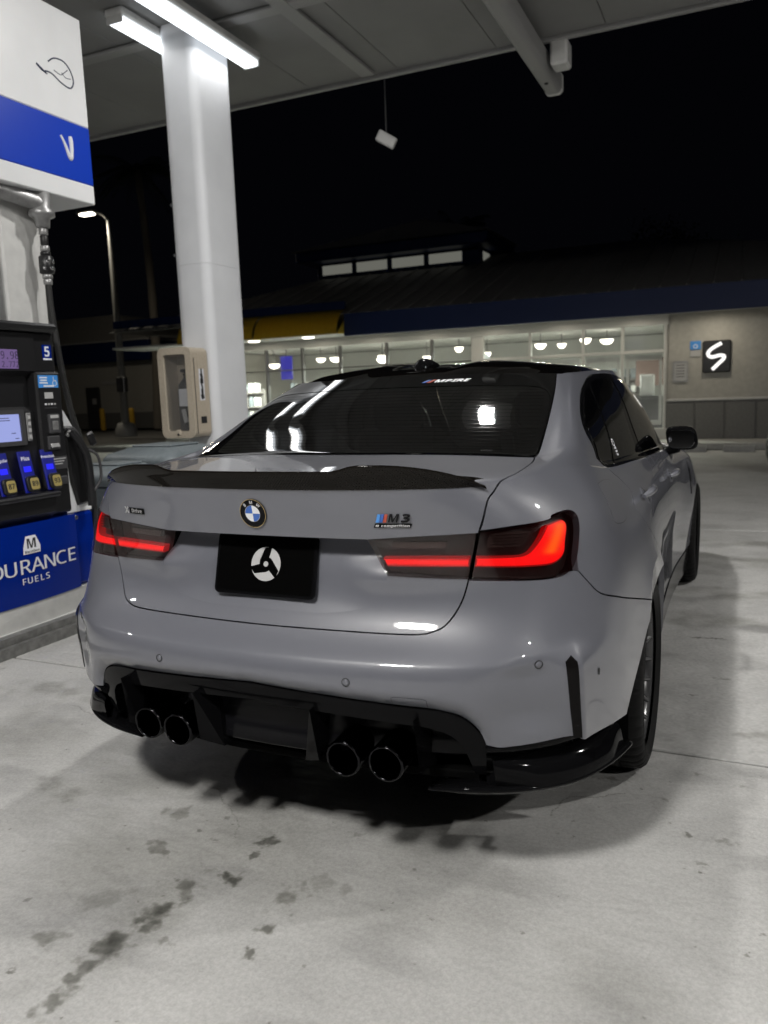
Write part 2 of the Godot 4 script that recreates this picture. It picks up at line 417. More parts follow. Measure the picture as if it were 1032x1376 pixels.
func relief(mode: int, s: float, t: float) -> float:
	if mode == 1:      # pocket round the number plate
		var x := clampf((t - 6.62) / 2.75, 0.0, 1.0)
		return -0.070 * pow(x, 1.35) * (1.0 - smoothstep(0.7, 1.2, s) * (1.0 - smoothstep(7.7, 8.6, t)))
	if mode == 2:      # scooped black corner under the bumper
		return -0.028 * smoothstep(1.0, 1.25, t) * (1.0 - smoothstep(1.55, 1.85, t))
	if mode == 3:      # creases of the bumper and the flared wheel arch
		var d := 0.0
		var tb := bottom_line(s)
		var low := 1.0 - clampf((t - tb) / 0.8, 0.0, 1.0)
		d -= 0.026 * low * low * (1.0 - smoothstep(2.15, 2.5, s))
		var win := smoothstep(1.0, 2.0, t) * (1.0 - smoothstep(4.3, 6.0, t))
		d += 0.024 * exp(-absf(s - 3.75) / 0.34) * win
		d -= 0.020 * exp(-pow((s - 2.95) / 0.5, 2.0)) * smoothstep(1.9, 2.8, t) * (1.0 - smoothstep(4.2, 5.5, t))
		d += 0.002 * exp(-absf(t - 5.0) / 0.4) * (1.0 - smoothstep(2.6, 3.4, s))
		d += flare(s, t)
		return d
	if mode == 4: return flare(s, t)
	return 0.0

func flare(s: float, t: float) -> float:
	if s < 4.6 or s > 9.0 or t > 8.6: return 0.0
	var p: Vector3 = sv(s, t)[0]
	var r := Vector2(p.z, p.y - 0.335).length()
	return 0.016 * exp(-absf(r - 0.40) / 0.075) * smoothstep(4.6, 5.3, s) * (1.0 - smoothstep(8.2, 9.0, s)) * smoothstep(0.8, 1.6, t)

const BOTTOM := [[0, 3.30], [0.62, 3.13], [1.386, 2.942], [1.775, 2.873], [2.047, 2.668], [2.224, 2.296], [2.4, 1.9], [18, 1.9]]
func bottom_line(s: float) -> float:
	for k in range(BOTTOM.size() - 1):
		if s <= BOTTOM[k + 1][0]: return lerpf(BOTTOM[k][1], BOTTOM[k + 1][1], (s - BOTTOM[k][0]) / (BOTTOM[k + 1][0] - BOTTOM[k][0]))
	return 1.9

# [point, normal]
func sp(s: float, t: float, off: float, mode: int) -> Array:
	var d := sv(s, t)
	var n: Vector3 = d[1].cross(d[2]).normalized()
	var p: Vector3 = d[0] + n * (off + relief(mode, s, t))
	if mode != 0 and not (mode == 4 and flare(s, t) == 0.0):
		var e := 0.02
		var q := []
		for k in [[e, 0.0], [-e, 0.0], [0.0, e], [0.0, -e]]:
			var f := sv(s + k[0], t + k[1])
			q.append(f[0] + f[1].cross(f[2]).normalized() * relief(mode, s + k[0], t + k[1]))
		n = (q[0] - q[1]).cross(q[2] - q[3]).normalized()
	return [p, n]

func sframe(s: float, t: float, off := 0.0, left := false, mode := 0) -> Transform3D:
	var d := sp(s, t, off, mode)
	var p: Vector3 = d[0]
	var n: Vector3 = d[1]
	if left:
		p.x = -p.x
		n.x = -n.x
	var x := Vector3.UP.cross(n).normalized()
	return Transform3D(Basis(x, n.cross(x), n), p)

# a polyline through the points, rounded except where a point is given twice
func curve2(pts: Array) -> PackedVector2Array:
	var out := PackedVector2Array()
	var run := []
	for k in range(pts.size() + 1):
		var v = null if k == pts.size() else Vector2(pts[k][0], pts[k][1])
		if v == null or (run.size() > 0 and run[-1] == v):
			for i in range(run.size() - 1):
				var a: Vector2 = run[maxi(i - 1, 0)]
				var d: Vector2 = run[mini(i + 2, run.size() - 1)]
				for q in 5: out.append(run[i].cubic_interpolate(run[i + 1], a, d, q / 5.0))
			if v == null and run.size() > 0: out.append(run[-1])
			run = []
		if v != null: run.append(v)
	return out

func dense(poly: PackedVector2Array, step := 0.07) -> PackedVector2Array:
	var o := PackedVector2Array()
	for i in poly.size():
		var a := poly[i]
		var b := poly[(i + 1) % poly.size()]
		var n := maxi(1, ceili(a.distance_to(b) / step))
		for k in n: o.append(a.lerp(b, float(k) / n))
	return o

# move an outline on the body inwards by g metres; edges on the car's middle stay
func inset(poly: PackedVector2Array, g: float) -> PackedVector2Array:
	var o := PackedVector2Array()
	var p := poly.duplicate()
	if Geometry2D.is_polygon_clockwise(p): p.reverse()
	for i in p.size():
		var t2 := p[(i + 1) % p.size()] - p[(i - 1 + p.size()) % p.size()]
		var d := sv(p[i].x, p[i].y)
		var n: Vector3 = d[1].cross(d[2]).normalized()
		var dir: Vector3 = n.cross(d[1] * t2.x + d[2] * t2.y).normalized() * g
		var aa: float = d[1].dot(d[1])
		var ab: float = d[1].dot(d[2])
		var bb: float = d[2].dot(d[2])
		var det := aa * bb - ab * ab
		if det < 1e-12:
			o.append(p[i])
			continue
		var r0: float = dir.dot(d[1])
		var r1: float = dir.dot(d[2])
		var m := Vector2((r0 * bb - r1 * ab) / det, (aa * r1 - ab * r0) / det)
		if m.length() > 0.2: m = m.normalized() * 0.2
		var v := p[i] + m
		if p[i].x < 1e-3: v.x = 0.0
		if p[i].x > NC - 1.001: v.x = NC - 1
		v.y = clampf(v.y, 0.0, NR - 1.0)
		o.append(v)
	return o

# piece of the body surface inside the outlines. sides: 1 right, -1 left, 0 both in one mesh
func panel(outlines: Array, off := 0.0, sides := 0, skirt := 0.015, mode := 0, res := 8.0) -> ArrayMesh:
	var pos := PackedVector3Array()
	var nor := PackedVector3Array()
	var uvs := PackedVector2Array()
	var lo := Vector2(1e9, 1e9)
	var hi := -lo
	for poly in outlines:
		for p in poly:
			lo = lo.min(p)
			hi = hi.max(p)
	var cache := {}
	var pt = func(v: Vector2) -> Array:
		if not cache.has(v): cache[v] = sp(v.x, v.y, off, mode)
		return cache[v]
	var c := 1.0 / res
	for poly0 in outlines:
		var poly: PackedVector2Array = poly0.duplicate()
		if Geometry2D.is_polygon_clockwise(poly): poly.reverse()
		var edge := {}
		for i in poly.size():
			var a := poly[i]
			var b := poly[(i + 1) % poly.size()]
			var n := maxi(1, ceili(a.distance_to(b) / (c * 0.2)))
			for k in n + 1:
				var q := a.lerp(b, float(k) / n) / c
				for dx in [-1e-4, 1e-4]:
					for dy in [-1e-4, 1e-4]:
						edge[Vector2i(floori(q.x + dx), floori(q.y + dy))] = true
		var a0 := Vector2(1e9, 1e9)
		var a1 := -a0
		for p in poly:
			a0 = a0.min(p)
			a1 = a1.max(p)
		for i in range(floori(a0.x / c + 1e-4), ceili(a1.x / c)):
			for j in range(floori(a0.y / c + 1e-4), ceili(a1.y / c)):
				var cell := PackedVector2Array([Vector2(i * c, j * c), Vector2((i + 1) * c, j * c), Vector2((i + 1) * c, (j + 1) * c), Vector2(i * c, (j + 1) * c)])
				if edge.has(Vector2i(i, j)):
					for piece in Geometry2D.intersect_polygons(cell, poly):
						if Geometry2D.is_polygon_clockwise(piece): piece.reverse()
						var tr := Geometry2D.triangulate_polygon(piece)
						for k in range(0, tr.size(), 3):
							var q := [piece[tr[k]], piece[tr[k + 1]], piece[tr[k + 2]]]
							if (q[1] - q[0]).cross(q[2] - q[0]) < 0: q.reverse()
							for v in [q[0], q[2], q[1]]:
								var e: Array = pt.call(v)
								pos.append(e[0]); nor.append(e[1]); uvs.append((v - lo) / (hi - lo))
				elif Geometry2D.is_point_in_polygon(cell[0] + Vector2(c, c) * 0.5, poly):
					for v in [cell[0], cell[2], cell[1], cell[0], cell[3], cell[2]]:
						var e: Array = pt.call(v)
						pos.append(e[0]); nor.append(e[1]); uvs.append((v - lo) / (hi - lo))
		if skirt > 0.0:
			for i in poly.size():
				var a := poly[i]
				var b := poly[(i + 1) % poly.size()]
				if (a.x < 2e-3 and b.x < 2e-3) or (a.x > NC - 1.002 and b.x > NC - 1.002): continue
				var ea: Array = pt.call(a)
				var eb: Array = pt.call(b)
				var n: Vector3 = (eb[0] - ea[0]).cross(ea[1]).normalized()
				var ia: Vector3 = ea[0] - ea[1] * skirt
				var ib: Vector3 = eb[0] - eb[1] * skirt
				for v in [ea[0], eb[0], ib, ea[0], ib, ia]:
					pos.append(v); nor.append(n); uvs.append((a - lo) / (hi - lo))
	var P := PackedVector3Array()
	var N := PackedVector3Array()
	var U := PackedVector2Array()
	if sides >= 0:
		P.append_array(pos); N.append_array(nor); U.append_array(uvs)
	if sides <= 0:
		for k in range(0, pos.size(), 3):
			for q in [0, 2, 1]:
				var v := pos[k + q]
				var n := nor[k + q]
				P.append(Vector3(-v.x, v.y, v.z)); N.append(Vector3(-n.x, n.y, n.z)); U.append(uvs[k + q])
	var arr := []
	arr.resize(Mesh.ARRAY_MAX)
	arr[Mesh.ARRAY_VERTEX] = P
	arr[Mesh.ARRAY_NORMAL] = N
	arr[Mesh.ARRAY_TEX_UV] = U
	var m := ArrayMesh.new()
	m.add_surface_from_arrays(Mesh.PRIMITIVE_TRIANGLES, arr)
	return m

func cut(a: PackedVector2Array, b: PackedVector2Array) -> Array:
	var o := []
	for p in Geometry2D.clip_polygons(a, b):
		if not Geometry2D.is_polygon_clockwise(p): o.append(p)
	return o

const LID_EDGE := [[0, 6.15], [0.71, 6.157], [1.507, 6.17], [1.75, 6.3], [1.884, 6.554], [2.019, 7.136], [2.104, 7.856], [2.188, 8.716], [2.28, 9.769], [2.54, 11.035], [2.78, 11.583], [3.1, 12.4], [3.36, 13.257], [3.2, 14.2], [2.93, 14.86], [2.80, 15.16]]
const LAMP_OUT := [[2.14, 7.9], [2.14, 7.9], [2.585, 7.885], [3.483, 7.86], [3.836, 7.99], [4.025, 8.393], [4.166, 8.975], [4.354, 9.664], [4.385, 10.0], [4.262, 10.17], [4.026, 10.19], [3.723, 10.12], [3.579, 9.984], [2.827, 9.896], [2.29, 9.73], [2.29, 9.73], [2.2, 8.716], [2.14, 7.9]]
const LAMP_IN := [[1.253, 7.967], [1.253, 7.967], [1.656, 7.916], [2.09, 7.9], [2.09, 7.9], [2.155, 8.716], [2.24, 9.7], [2.24, 9.7], [1.565, 9.569], [1.091, 9.419], [1.091, 9.419], [1.176, 8.574], [1.253, 7.967]]
const RED_IN := [[1.215, 8.59], [1.215, 8.59], [1.66, 8.64], [2.13, 8.67], [2.13, 8.67], [2.11, 8.3], [2.11, 8.3], [1.66, 8.277], [1.25, 8.27], [1.25, 8.27], [1.215, 8.59]]
const RED_OUT := [[2.2, 8.67], [2.2, 8.67], [2.625, 8.69], [2.96, 8.75], [3.19, 9.077], [3.56, 9.87], [3.56, 9.87], [3.834, 9.96], [4.0, 9.95], [4.05, 9.68], [3.887, 9.079], [3.775, 8.572], [3.511, 8.3], [3.046, 8.28], [2.598, 8.291], [2.18, 8.3], [2.18, 8.3], [2.2, 8.67]]
const FLAME := [[3.3, 8.75], [3.5, 9.2], [3.72, 9.75], [3.86, 9.8], [3.93, 9.6], [3.76, 9.0], [3.6, 8.62], [3.4, 8.52], [3.3, 8.75]]
const BUMP_Q := [[4.02, 7.9], [4.212, 7.512], [4.53, 6.99], [5.127, 6.602], [5.728, 6.172], [6.14, 5.662], [6.485, 4.951]]
const BUMP_LOW := [[0, 3.30], [0.62, 3.13], [1.386, 2.942], [1.775, 2.873], [2.047, 2.668], [2.224, 2.296], [2.297, 1.922]]
const BUMP_LOW2 := [[2.297, 1.922], [2.9, 1.96], [3.528, 1.994], [3.771, 1.857], [4.4, 1.77], [5.266, 1.647]]
const ARCH_REAR := [[5.266, 1.647], [5.835, 2.65], [6.2, 3.9], [6.485, 4.951]]
const DLO := [[7.0, 12.75], [7.0, 12.75], [6.78, 15.2], [6.7, 16.2], [6.295, 16.85], [6.22, 17.724], [6.45, 18.9], [7.3, 19.62], [8.8, 19.74], [10, 19.7], [11, 19.6], [12, 19.25], [12.45, 18.4], [12.6, 17.0], [12.55, 15], [12.2, 12.85], [12.2, 12.85], [10, 12.75], [7.0, 12.75]]

func join(parts: Array) -> PackedVector2Array:
	var o := PackedVector2Array()
	for p in parts:
		for v in p:
			if o.is_empty() or o[-1].distance_to(v) > 1e-4: o.append(v)
	if o[0].distance_to(o[-1]) < 1e-4: o.remove_at(o.size() - 1)
	return dense(o)

func rev(a: Array) -> Array:
	var b := a.duplicate()
	b.reverse()
	return b

func poly(a: Array) -> PackedVector2Array:
	return join([curve2(a)])

func make_car():
	read_body()
	var car := thing("parked_sedan", "glossy grey four-door sedan with black roof and glowing red tail lights, parked under the canopy", "car")
	var gap := 0.0022
	var lid_edge := curve2(LID_EDGE)
	var raw := {}
	raw.lid = join([lid_edge, curve2([[2.80, 15.16], [1.6, 15.22], [0, 15.25]])])
	raw.lamp_in = poly(LAMP_IN)
	raw.lamp_out = poly(LAMP_OUT)
	raw.recess = join([curve2([[0, 6.62], [0.62, 6.64], [1.05, 6.9], [1.2, 7.4], [1.253, 7.967]]), curve2([[1.253, 7.967], [1.176, 8.574], [1.091, 9.419]]), curve2([[1.091, 9.419], [0.6, 9.44], [0, 9.45]])])
	var lid_low := curve2([[0, 6.15], [0.71, 6.157], [1.507, 6.17], [1.75, 6.3], [1.884, 6.554], [2.019, 7.136], [2.104, 7.856]])
	var lid_low_r := lid_low.duplicate()
	lid_low_r.reverse()
	raw.bumper = join([curve2(BUMP_LOW), curve2(BUMP_LOW2), curve2(ARCH_REAR), curve2(rev(BUMP_Q)), curve2([[4.02, 7.9], [3.836, 7.97], [3.483, 7.84], [2.585, 7.865], [2.104, 7.87]]), lid_low_r])
	raw.quarter = join([curve2(BUMP_Q), curve2([[6.485, 4.951], [6.531, 4.9], [7.216, 5.31], [7.719, 5.494], [7.92, 4.6], [8.0, 3.4], [8.03, 2.2], [8.02, 1.1]]), curve2([[8.02, 1.1], [8.35, 1.1]]), curve2([[8.35, 1.1], [8.25, 4.0], [7.9, 5.6], [7.477, 6.452], [7.005, 8.611], [7.269, 9.641], [6.995, 11.399], [6.98, 12.75]]),
		curve2([[6.98, 12.75], [6.76, 15.2], [6.68, 16.2], [6.28, 16.85], [6.2, 17.724], [6.43, 18.92], [7.28, 19.65], [8.8, 19.77], [10, 19.73], [11, 19.63], [12, 19.28], [12.47, 18.42], [12.62, 17.0], [12.57, 15], [12.5, 13.6]]),
		curve2([[12.5, 13.6], [12.9, 14.0], [13.2, 16.1], [13.3, 17.5], [13.15, 20]]), curve2([[13.15, 20], [11, 20], [8, 20], [5, 20], [3.1, 20]]), curve2([[3.1, 20], [3.057, 19.69], [2.931, 18.564], [2.758, 16.831], [2.80, 15.16]]),
		curve2([[2.80, 15.16], [2.93, 14.86], [3.2, 14.2], [3.36, 13.257], [3.1, 12.4], [2.78, 11.583], [2.54, 11.035], [2.28, 9.769]]), curve2([[2.28, 9.769], [2.827, 9.91], [3.579, 10.0], [3.723, 10.15], [4.026, 10.215], [4.262, 10.195], [4.4, 10.01], [4.366, 9.664], [4.178, 8.975], [4.035, 8.393], [4.02, 7.9]])])
	raw.rear_door = join([curve2([[8.35, 1.1], [9.55, 1.1]]), curve2([[9.55, 1.1], [9.6, 6], [9.5, 12.72]]), curve2([[9.5, 12.72], [7, 12.72]]), curve2([[7, 12.72], [6.995, 11.399], [7.269, 9.641], [7.005, 8.611], [7.477, 6.452], [7.9, 5.6], [8.25, 4.0], [8.35, 1.1]])])
	raw.front_door = join([curve2([[9.55, 1.1], [11.9, 1.1]]), curve2([[11.9, 1.1], [12.05, 5], [12.0, 9], [12.15, 12.8]]), curve2([[12.15, 12.8], [9.5, 12.72]]), curve2([[9.5, 12.72], [9.6, 6], [9.55, 1.1]])])
	raw.fender = join([curve2([[11.9, 1.1], [12.2, 1.1]]), curve2([[12.2, 1.1], [12.2, 2.5], [12.35, 4], [12.65, 5.2], [13, 5.6], [13.4, 5.2], [13.75, 4.2], [13.95, 2.5], [14, 1.1]]), curve2([[14, 1.1], [14.25, 1.1]]), curve2([[14.25, 1.1], [14.32, 5], [14.25, 8.7]]), curve2([[14.25, 8.7], [13.7, 10], [13.3, 12], [13.2, 13.3], [12.9, 13.98]]), curve2([[12.9, 13.98], [12.5, 13.58], [12.2, 12.82], [12.15, 12.8]]), curve2([[12.15, 12.8], [12.0, 9], [12.05, 5], [11.9, 1.1]])])
	raw.hood = join([curve2([[14.25, 8.7], [15.2, 8.6], [16.2, 8.5], [17, 8.45]]), curve2([[17, 8.45], [17, 13.3]]), curve2([[17, 13.3], [15, 13.3], [13.2, 13.3]]), curve2([[13.2, 13.3], [13.3, 12], [13.7, 10], [14.25, 8.7]])])
	raw.front_bumper = join([curve2([[14.25, 0.4], [15.5, 0.4], [17, 0.4]]), curve2([[17, 0.4], [17, 8.45]]), curve2([[17, 8.45], [16.2, 8.5], [15.2, 8.6], [14.25, 8.7]]), curve2([[14.25, 8.7], [14.32, 5], [14.25, 0.4]])])
	raw.rear_glass = join([curve2([[0, 15.3], [1.6, 15.27], [2.76, 15.22]]), curve2([[2.76, 15.22], [2.715, 16.83], [2.89, 18.56], [3.02, 19.69], [3.06, 19.98]]), curve2([[3.06, 19.98], [1.5, 19.98], [0, 19.98]])])
	raw.windscreen = join([curve2([[13.22, 16.1], [15, 16], [17, 16]]), curve2([[17, 16], [17, 19.98]]), curve2([[17, 19.98], [15, 19.98], [13.18, 19.98]]), curve2([[13.18, 19.98], [13.33, 17.5], [13.22, 16.1]])])
	raw.cowl = join([curve2([[12.95, 14.0], [13.2, 13.35]]), curve2([[13.2, 13.35], [15, 13.35], [17, 13.35]]), curve2([[17, 13.35], [17, 15.98]]), curve2([[17, 15.98], [15, 15.98], [13.2, 16.05]]), curve2([[13.2, 16.05], [12.95, 14.0]])])
	raw.dlo = poly(DLO)
	raw.sill = join([curve2([[8.02, 0], [12.2, 0]]), curve2([[12.2, 0], [12.2, 1.08]]), curve2([[12.2, 1.08], [10, 1.08], [8.02, 1.08]]), curve2([[8.02, 1.08], [8.02, 0]])])
	raw.corner = join([curve2([[2.30, 1.90], [2.22, 0.9]]), curve2([[2.22, 0.9], [3.5, 0.9], [4.6, 0.92], [5.22, 1.0]]), curve2([[5.22, 1.0], [5.25, 1.64]]), curve2([[5.25, 1.64], [4.4, 1.755], [3.771, 1.84], [3.528, 1.975], [2.9, 1.94], [2.30, 1.90]])])
	raw.strip = join([curve2([[0, 2.62], [0.62, 2.5], [1.386, 2.36], [1.7, 2.3], [1.93, 2.1], [2.05, 1.75], [2.12, 1.2]]), curve2([[2.12, 1.2], [2.25, 1.2]]), curve2([[2.25, 1.2], [2.29, 1.9], [2.214, 2.28], [2.037, 2.65], [1.77, 2.855], [1.386, 2.924], [0.62, 3.11], [0, 3.28]])])

	# panels in body colour
	var lid := inset(raw.lid, gap)
	var pieces := []
	var opening := join([curve2([[1.253, 7.967], [1.656, 7.916], [2.09, 7.9]]), curve2([[2.09, 7.9], [2.5, 7.9]]), curve2([[2.5, 7.9], [2.6, 9.78]]), curve2([[2.6, 9.78], [2.24, 9.7]]), curve2([[2.24, 9.7], [1.565, 9.569], [1.091, 9.419]]), curve2([[1.091, 9.419], [1.176, 8.574], [1.253, 7.967]])])
	for a in cut(lid, opening):
		pieces.append_array(cut(a, raw.recess))
	var trunk := put("trunk_lid", panel(pieces, 0.0, 0, 0.02), M.paint, car)
	put("plate_pocket", panel([raw.recess], 0.0, 0, 0.0, 1, 12.0), M.paint, trunk)
	put("rear_bumper", panel([inset(raw.bumper, gap)], 0.0, 0, 0.02, 3, 12.0), M.paint, car)
	for side in [1, -1]:
		put("quarter_panel", panel([inset(raw.quarter, gap)], 0.0, side, 0.02, 4), M.paint, car)
		var rd := put("door", panel([inset(raw.rear_door, gap)], 0.0, side, 0.02, 4), M.paint, car)
		var fd := put("door", panel([inset(raw.front_door, gap)], 0.0, side, 0.02), M.paint, car)
		put("front_fender", panel([inset(raw.fender, gap)], 0.0, side, 0.02), M.paint, car)
		handle(rd, 7.788, 8.85, side)
		handle(fd, 10.1, 8.35, side)
		put("window_trim", panel([inset(raw.dlo, 0.001)], 0.001, side, 0.01), M.gloss_black, car)
		for g in [[[7.1, 13.4], [7.1, 13.4], [6.85, 15.6], [6.75, 16.4], [6.42, 16.95], [6.36, 17.7], [6.55, 18.7], [6.9, 19.1], [6.9, 19.1], [7.14, 17.777], [7.45, 16.632], [7.4, 15], [7.33, 13.4], [7.33, 13.4], [7.1, 13.4]],
				[[7.45, 13.4], [7.45, 13.4], [7.52, 15], [7.57, 16.632], [7.26, 17.777], [7.05, 19.15], [7.05, 19.15], [7.5, 19.4], [8.8, 19.5], [9.2, 19.5], [9.2, 19.5], [8.95, 17.538], [9.0, 16.04], [9.1, 13.4], [9.1, 13.4], [7.45, 13.4]],
				[[9.4, 13.4], [9.4, 13.4], [9.3, 16.04], [9.25, 17.538], [9.5, 19.45], [9.5, 19.45], [10, 19.45], [11, 19.35], [11.9, 19.0], [12.3, 18.3], [12.45, 17.0], [12.4, 15], [12.1, 13.4], [12.1, 13.4], [9.4, 13.4]]]:
			put("side_window", panel([poly(g)], 0.0035, side, 0.003), M.tint, car)
		put("side_skirt", panel([raw.sill], 0.004, side, 0.02), M.gloss_black, car)
		put("bumper_corner", panel([raw.corner], -0.004, side, 0.13, 2, 12.0), M.gloss_black, car)
		splitter(car, side)
		lamp(car, raw, side)
		for w in [0, 1]: wheel(car, side, w == 1)
		mirror_(car, side)
		# fender vent
		put("fender_vent", panel([poly([[12.0, 5.2], [12.04, 5.2], [12.1, 7.0], [12.08, 7.9], [12.04, 7.2], [12.0, 5.2]])], 0.003, side, 0.006), M.gloss_black, car)
	put("hood", panel([inset(raw.hood, gap)], 0.0, 0, 0.02), M.paint, car)
	put("front_bumper", panel([inset(raw.front_bumper, gap)], 0.0, 0, 0.02), M.paint, car)
	put("cowl", panel([raw.cowl], -0.004, 0, 0.0), M.rubber, car)
	put("windscreen", panel([raw.windscreen], 0.001, 0, 0.004), M.tint, car)
	for side in [1, -1]:
		var hl := put("headlight", panel([poly([[14.5, 6.6], [15.6, 6.4], [15.7, 7.6], [15.2, 8.3], [14.4, 8.4], [14.38, 7.4], [14.5, 6.6]])], 0.003, side, 0.01), M.headlight, car)
		put("light_bar", panel([poly([[14.6, 7.0], [15.5, 6.85], [15.55, 7.05], [14.62, 7.2], [14.6, 7.0]])], 0.006, side, 0.004), M.chrome, hl)
		put("grille", panel([poly([[16.25, 2.2], [16.8, 2.0], [16.85, 7.9], [16.3, 7.6], [16.2, 5], [16.25, 2.2]])], 0.004, side, 0.01), M.rubber, car)

	# rear window with heating wires
	var rg := put("rear_window", panel([raw.rear_glass], 0.0005, 0, 0.01), M.tint, car)
	var wires := []
	for k in 19:
		var t := 15.95 + k * 0.17
		wires.append(dense(PackedVector2Array([Vector2(0, t - 0.007), Vector2(2.5, t - 0.007), Vector2(2.5, t + 0.007), Vector2(0, t + 0.007)]), 0.2))
	tag(put("heating_wires", panel(wires, 0.0012, 0, 0.0), M.wire, rg), "", "", "", "stuff")
	put("shade_band", panel([join([curve2([[0, 19.25], [1.5, 19.22], [2.4, 19.05], [2.75, 18.4], [2.66, 16.9], [2.64, 15.7]]), curve2([[2.64, 15.7], [2.72, 15.28]]), curve2([[2.72, 15.28], [2.69, 16.83], [2.87, 18.56], [3.0, 19.69], [3.03, 19.96]]), curve2([[3.03, 19.96], [1.5, 19.96], [0, 19.96]])])], 0.002, 0, 0.0), M.band, rg)
	banner(rg)
	sticker(car)
	roof(car)
	spoiler(car)
	rear_details(car, raw)
	diffuser(car)

	# dark inner shell behind the panel gaps, floor, arches, cabin
	var back := [raw.lid, raw.bumper, raw.quarter, raw.rear_door, raw.front_door, raw.fender, raw.hood, raw.front_bumper]
	var shell := []
	for b in back:
		if b == raw.lid:
			for q in cut(b, opening):
				for a in cut(q, raw.recess): shell.append(a)
		else:
			shell.append(b)
	put("inner_shell", panel(shell, -0.03, 0, 0.0, 0, 3.0), M.liner, car)
	put("floor_pan", bev_box(1.36, 0.06, 4.0, 0.02), M.liner, car, at(0, 0.23, -1.40))
	for zc in [0.0, -2.857]:
		for side in [1, -1]:
			var rows := []
			for k in 15:
				var a := -0.25 + (PI + 0.5) * k / 14.0
				var r := 0.392
				rows.append([Vector3(0.50 * side, 0.335 + sin(a) * r, zc + cos(a) * r), Vector3(0.915 * side, 0.335 + sin(a) * r, zc + cos(a) * r)])
			put("wheel_arch_liner", sheet(rows), M.liner, car)
	cabin(car)

func handle(door: Node, s: float, t: float, side: int):
	var f := sframe(s, t, 0.0, side < 0)
	put("handle_cup", lathe(PackedVector2Array([Vector2(0.0, 0.0015), Vector2(0.5, 0.0018), Vector2(0.9, 0.003), Vector2(1.0, 0.0)]), 28, f * Transform3D(Basis(Vector3(0.052, 0, 0), Vector3(0, 0, 1), Vector3(0, -0.036, 0)), Vector3.ZERO)), M.paint_dark, door)
	var path := PackedVector3Array()
	for k in 9:
		var u := -1.0 + k / 4.0
		path.append(f * Vector3(u * 0.105, 0.004, 0.012 + 0.026 * (1.0 - u * u * u * u)))
	put("handle", tube(path, [0.008, 0.012, 0.0135, 0.014, 0.014, 0.014, 0.0135, 0.012, 0.008], 10), M.paint, door)

func lamp(car: Node, raw: Dictionary, side: int):
	var whole := put("tail_light", panel([raw.lamp_out], -0.034, side, 0.0), M.lamp_back, car)
	put("lens", panel([inset(raw.lamp_out, 0.0008)], 0.003, side, 0.045), M.lens, whole)
	var bar := put("light_guide", panel([poly(RED_OUT)], -0.010, side, 0.02), M.red_deep, whole)
	put("red_light_bar", panel([inset(dense(poly(RED_OUT)), 0.0045)], -0.006, side, 0.004), M.red_grad if side > 0 else M.red, bar)
	put("reflector", panel([poly([[2.35, 9.0], [2.35, 9.0], [2.9, 9.1], [3.2, 9.72], [3.2, 9.72], [2.8, 9.72], [2.42, 9.6], [2.42, 9.6], [2.35, 9.0]])], -0.02, side, 0.012), M.reflector, whole)
	for k in 5:
		var t := 9.07 + k * 0.13
		put("reflector_rib", panel([dense(PackedVector2Array([Vector2(2.40 + k * 0.01, t), Vector2(2.9 + k * 0.06, t + 0.02), Vector2(2.9 + k * 0.06, t + 0.06), Vector2(2.40 + k * 0.01, t + 0.04)]))], -0.012, side, 0.008), M.reflector, whole)
	var inner := put("lid_light", panel([raw.lamp_in], -0.034, side, 0.0), M.lamp_back, car)
	put("lens", panel([inset(raw.lamp_in, 0.0008)], 0.003, side, 0.06), M.lens, inner)
	var line := put("light_guide", panel([poly(RED_IN)], -0.010, side, 0.02), M.red_deep, inner)
	put("red_light_bar", panel([inset(dense(poly(RED_IN)), 0.0035)], -0.006, side, 0.004), M.red_line, line)
	put("reflector", panel([poly([[1.3, 8.95], [1.3, 8.95], [1.85, 8.98], [1.85, 8.98], [1.87, 9.25], [1.87, 9.25], [1.3, 9.2], [1.3, 9.2], [1.3, 8.95]])], -0.02, side, 0.012), M.reflector, inner)

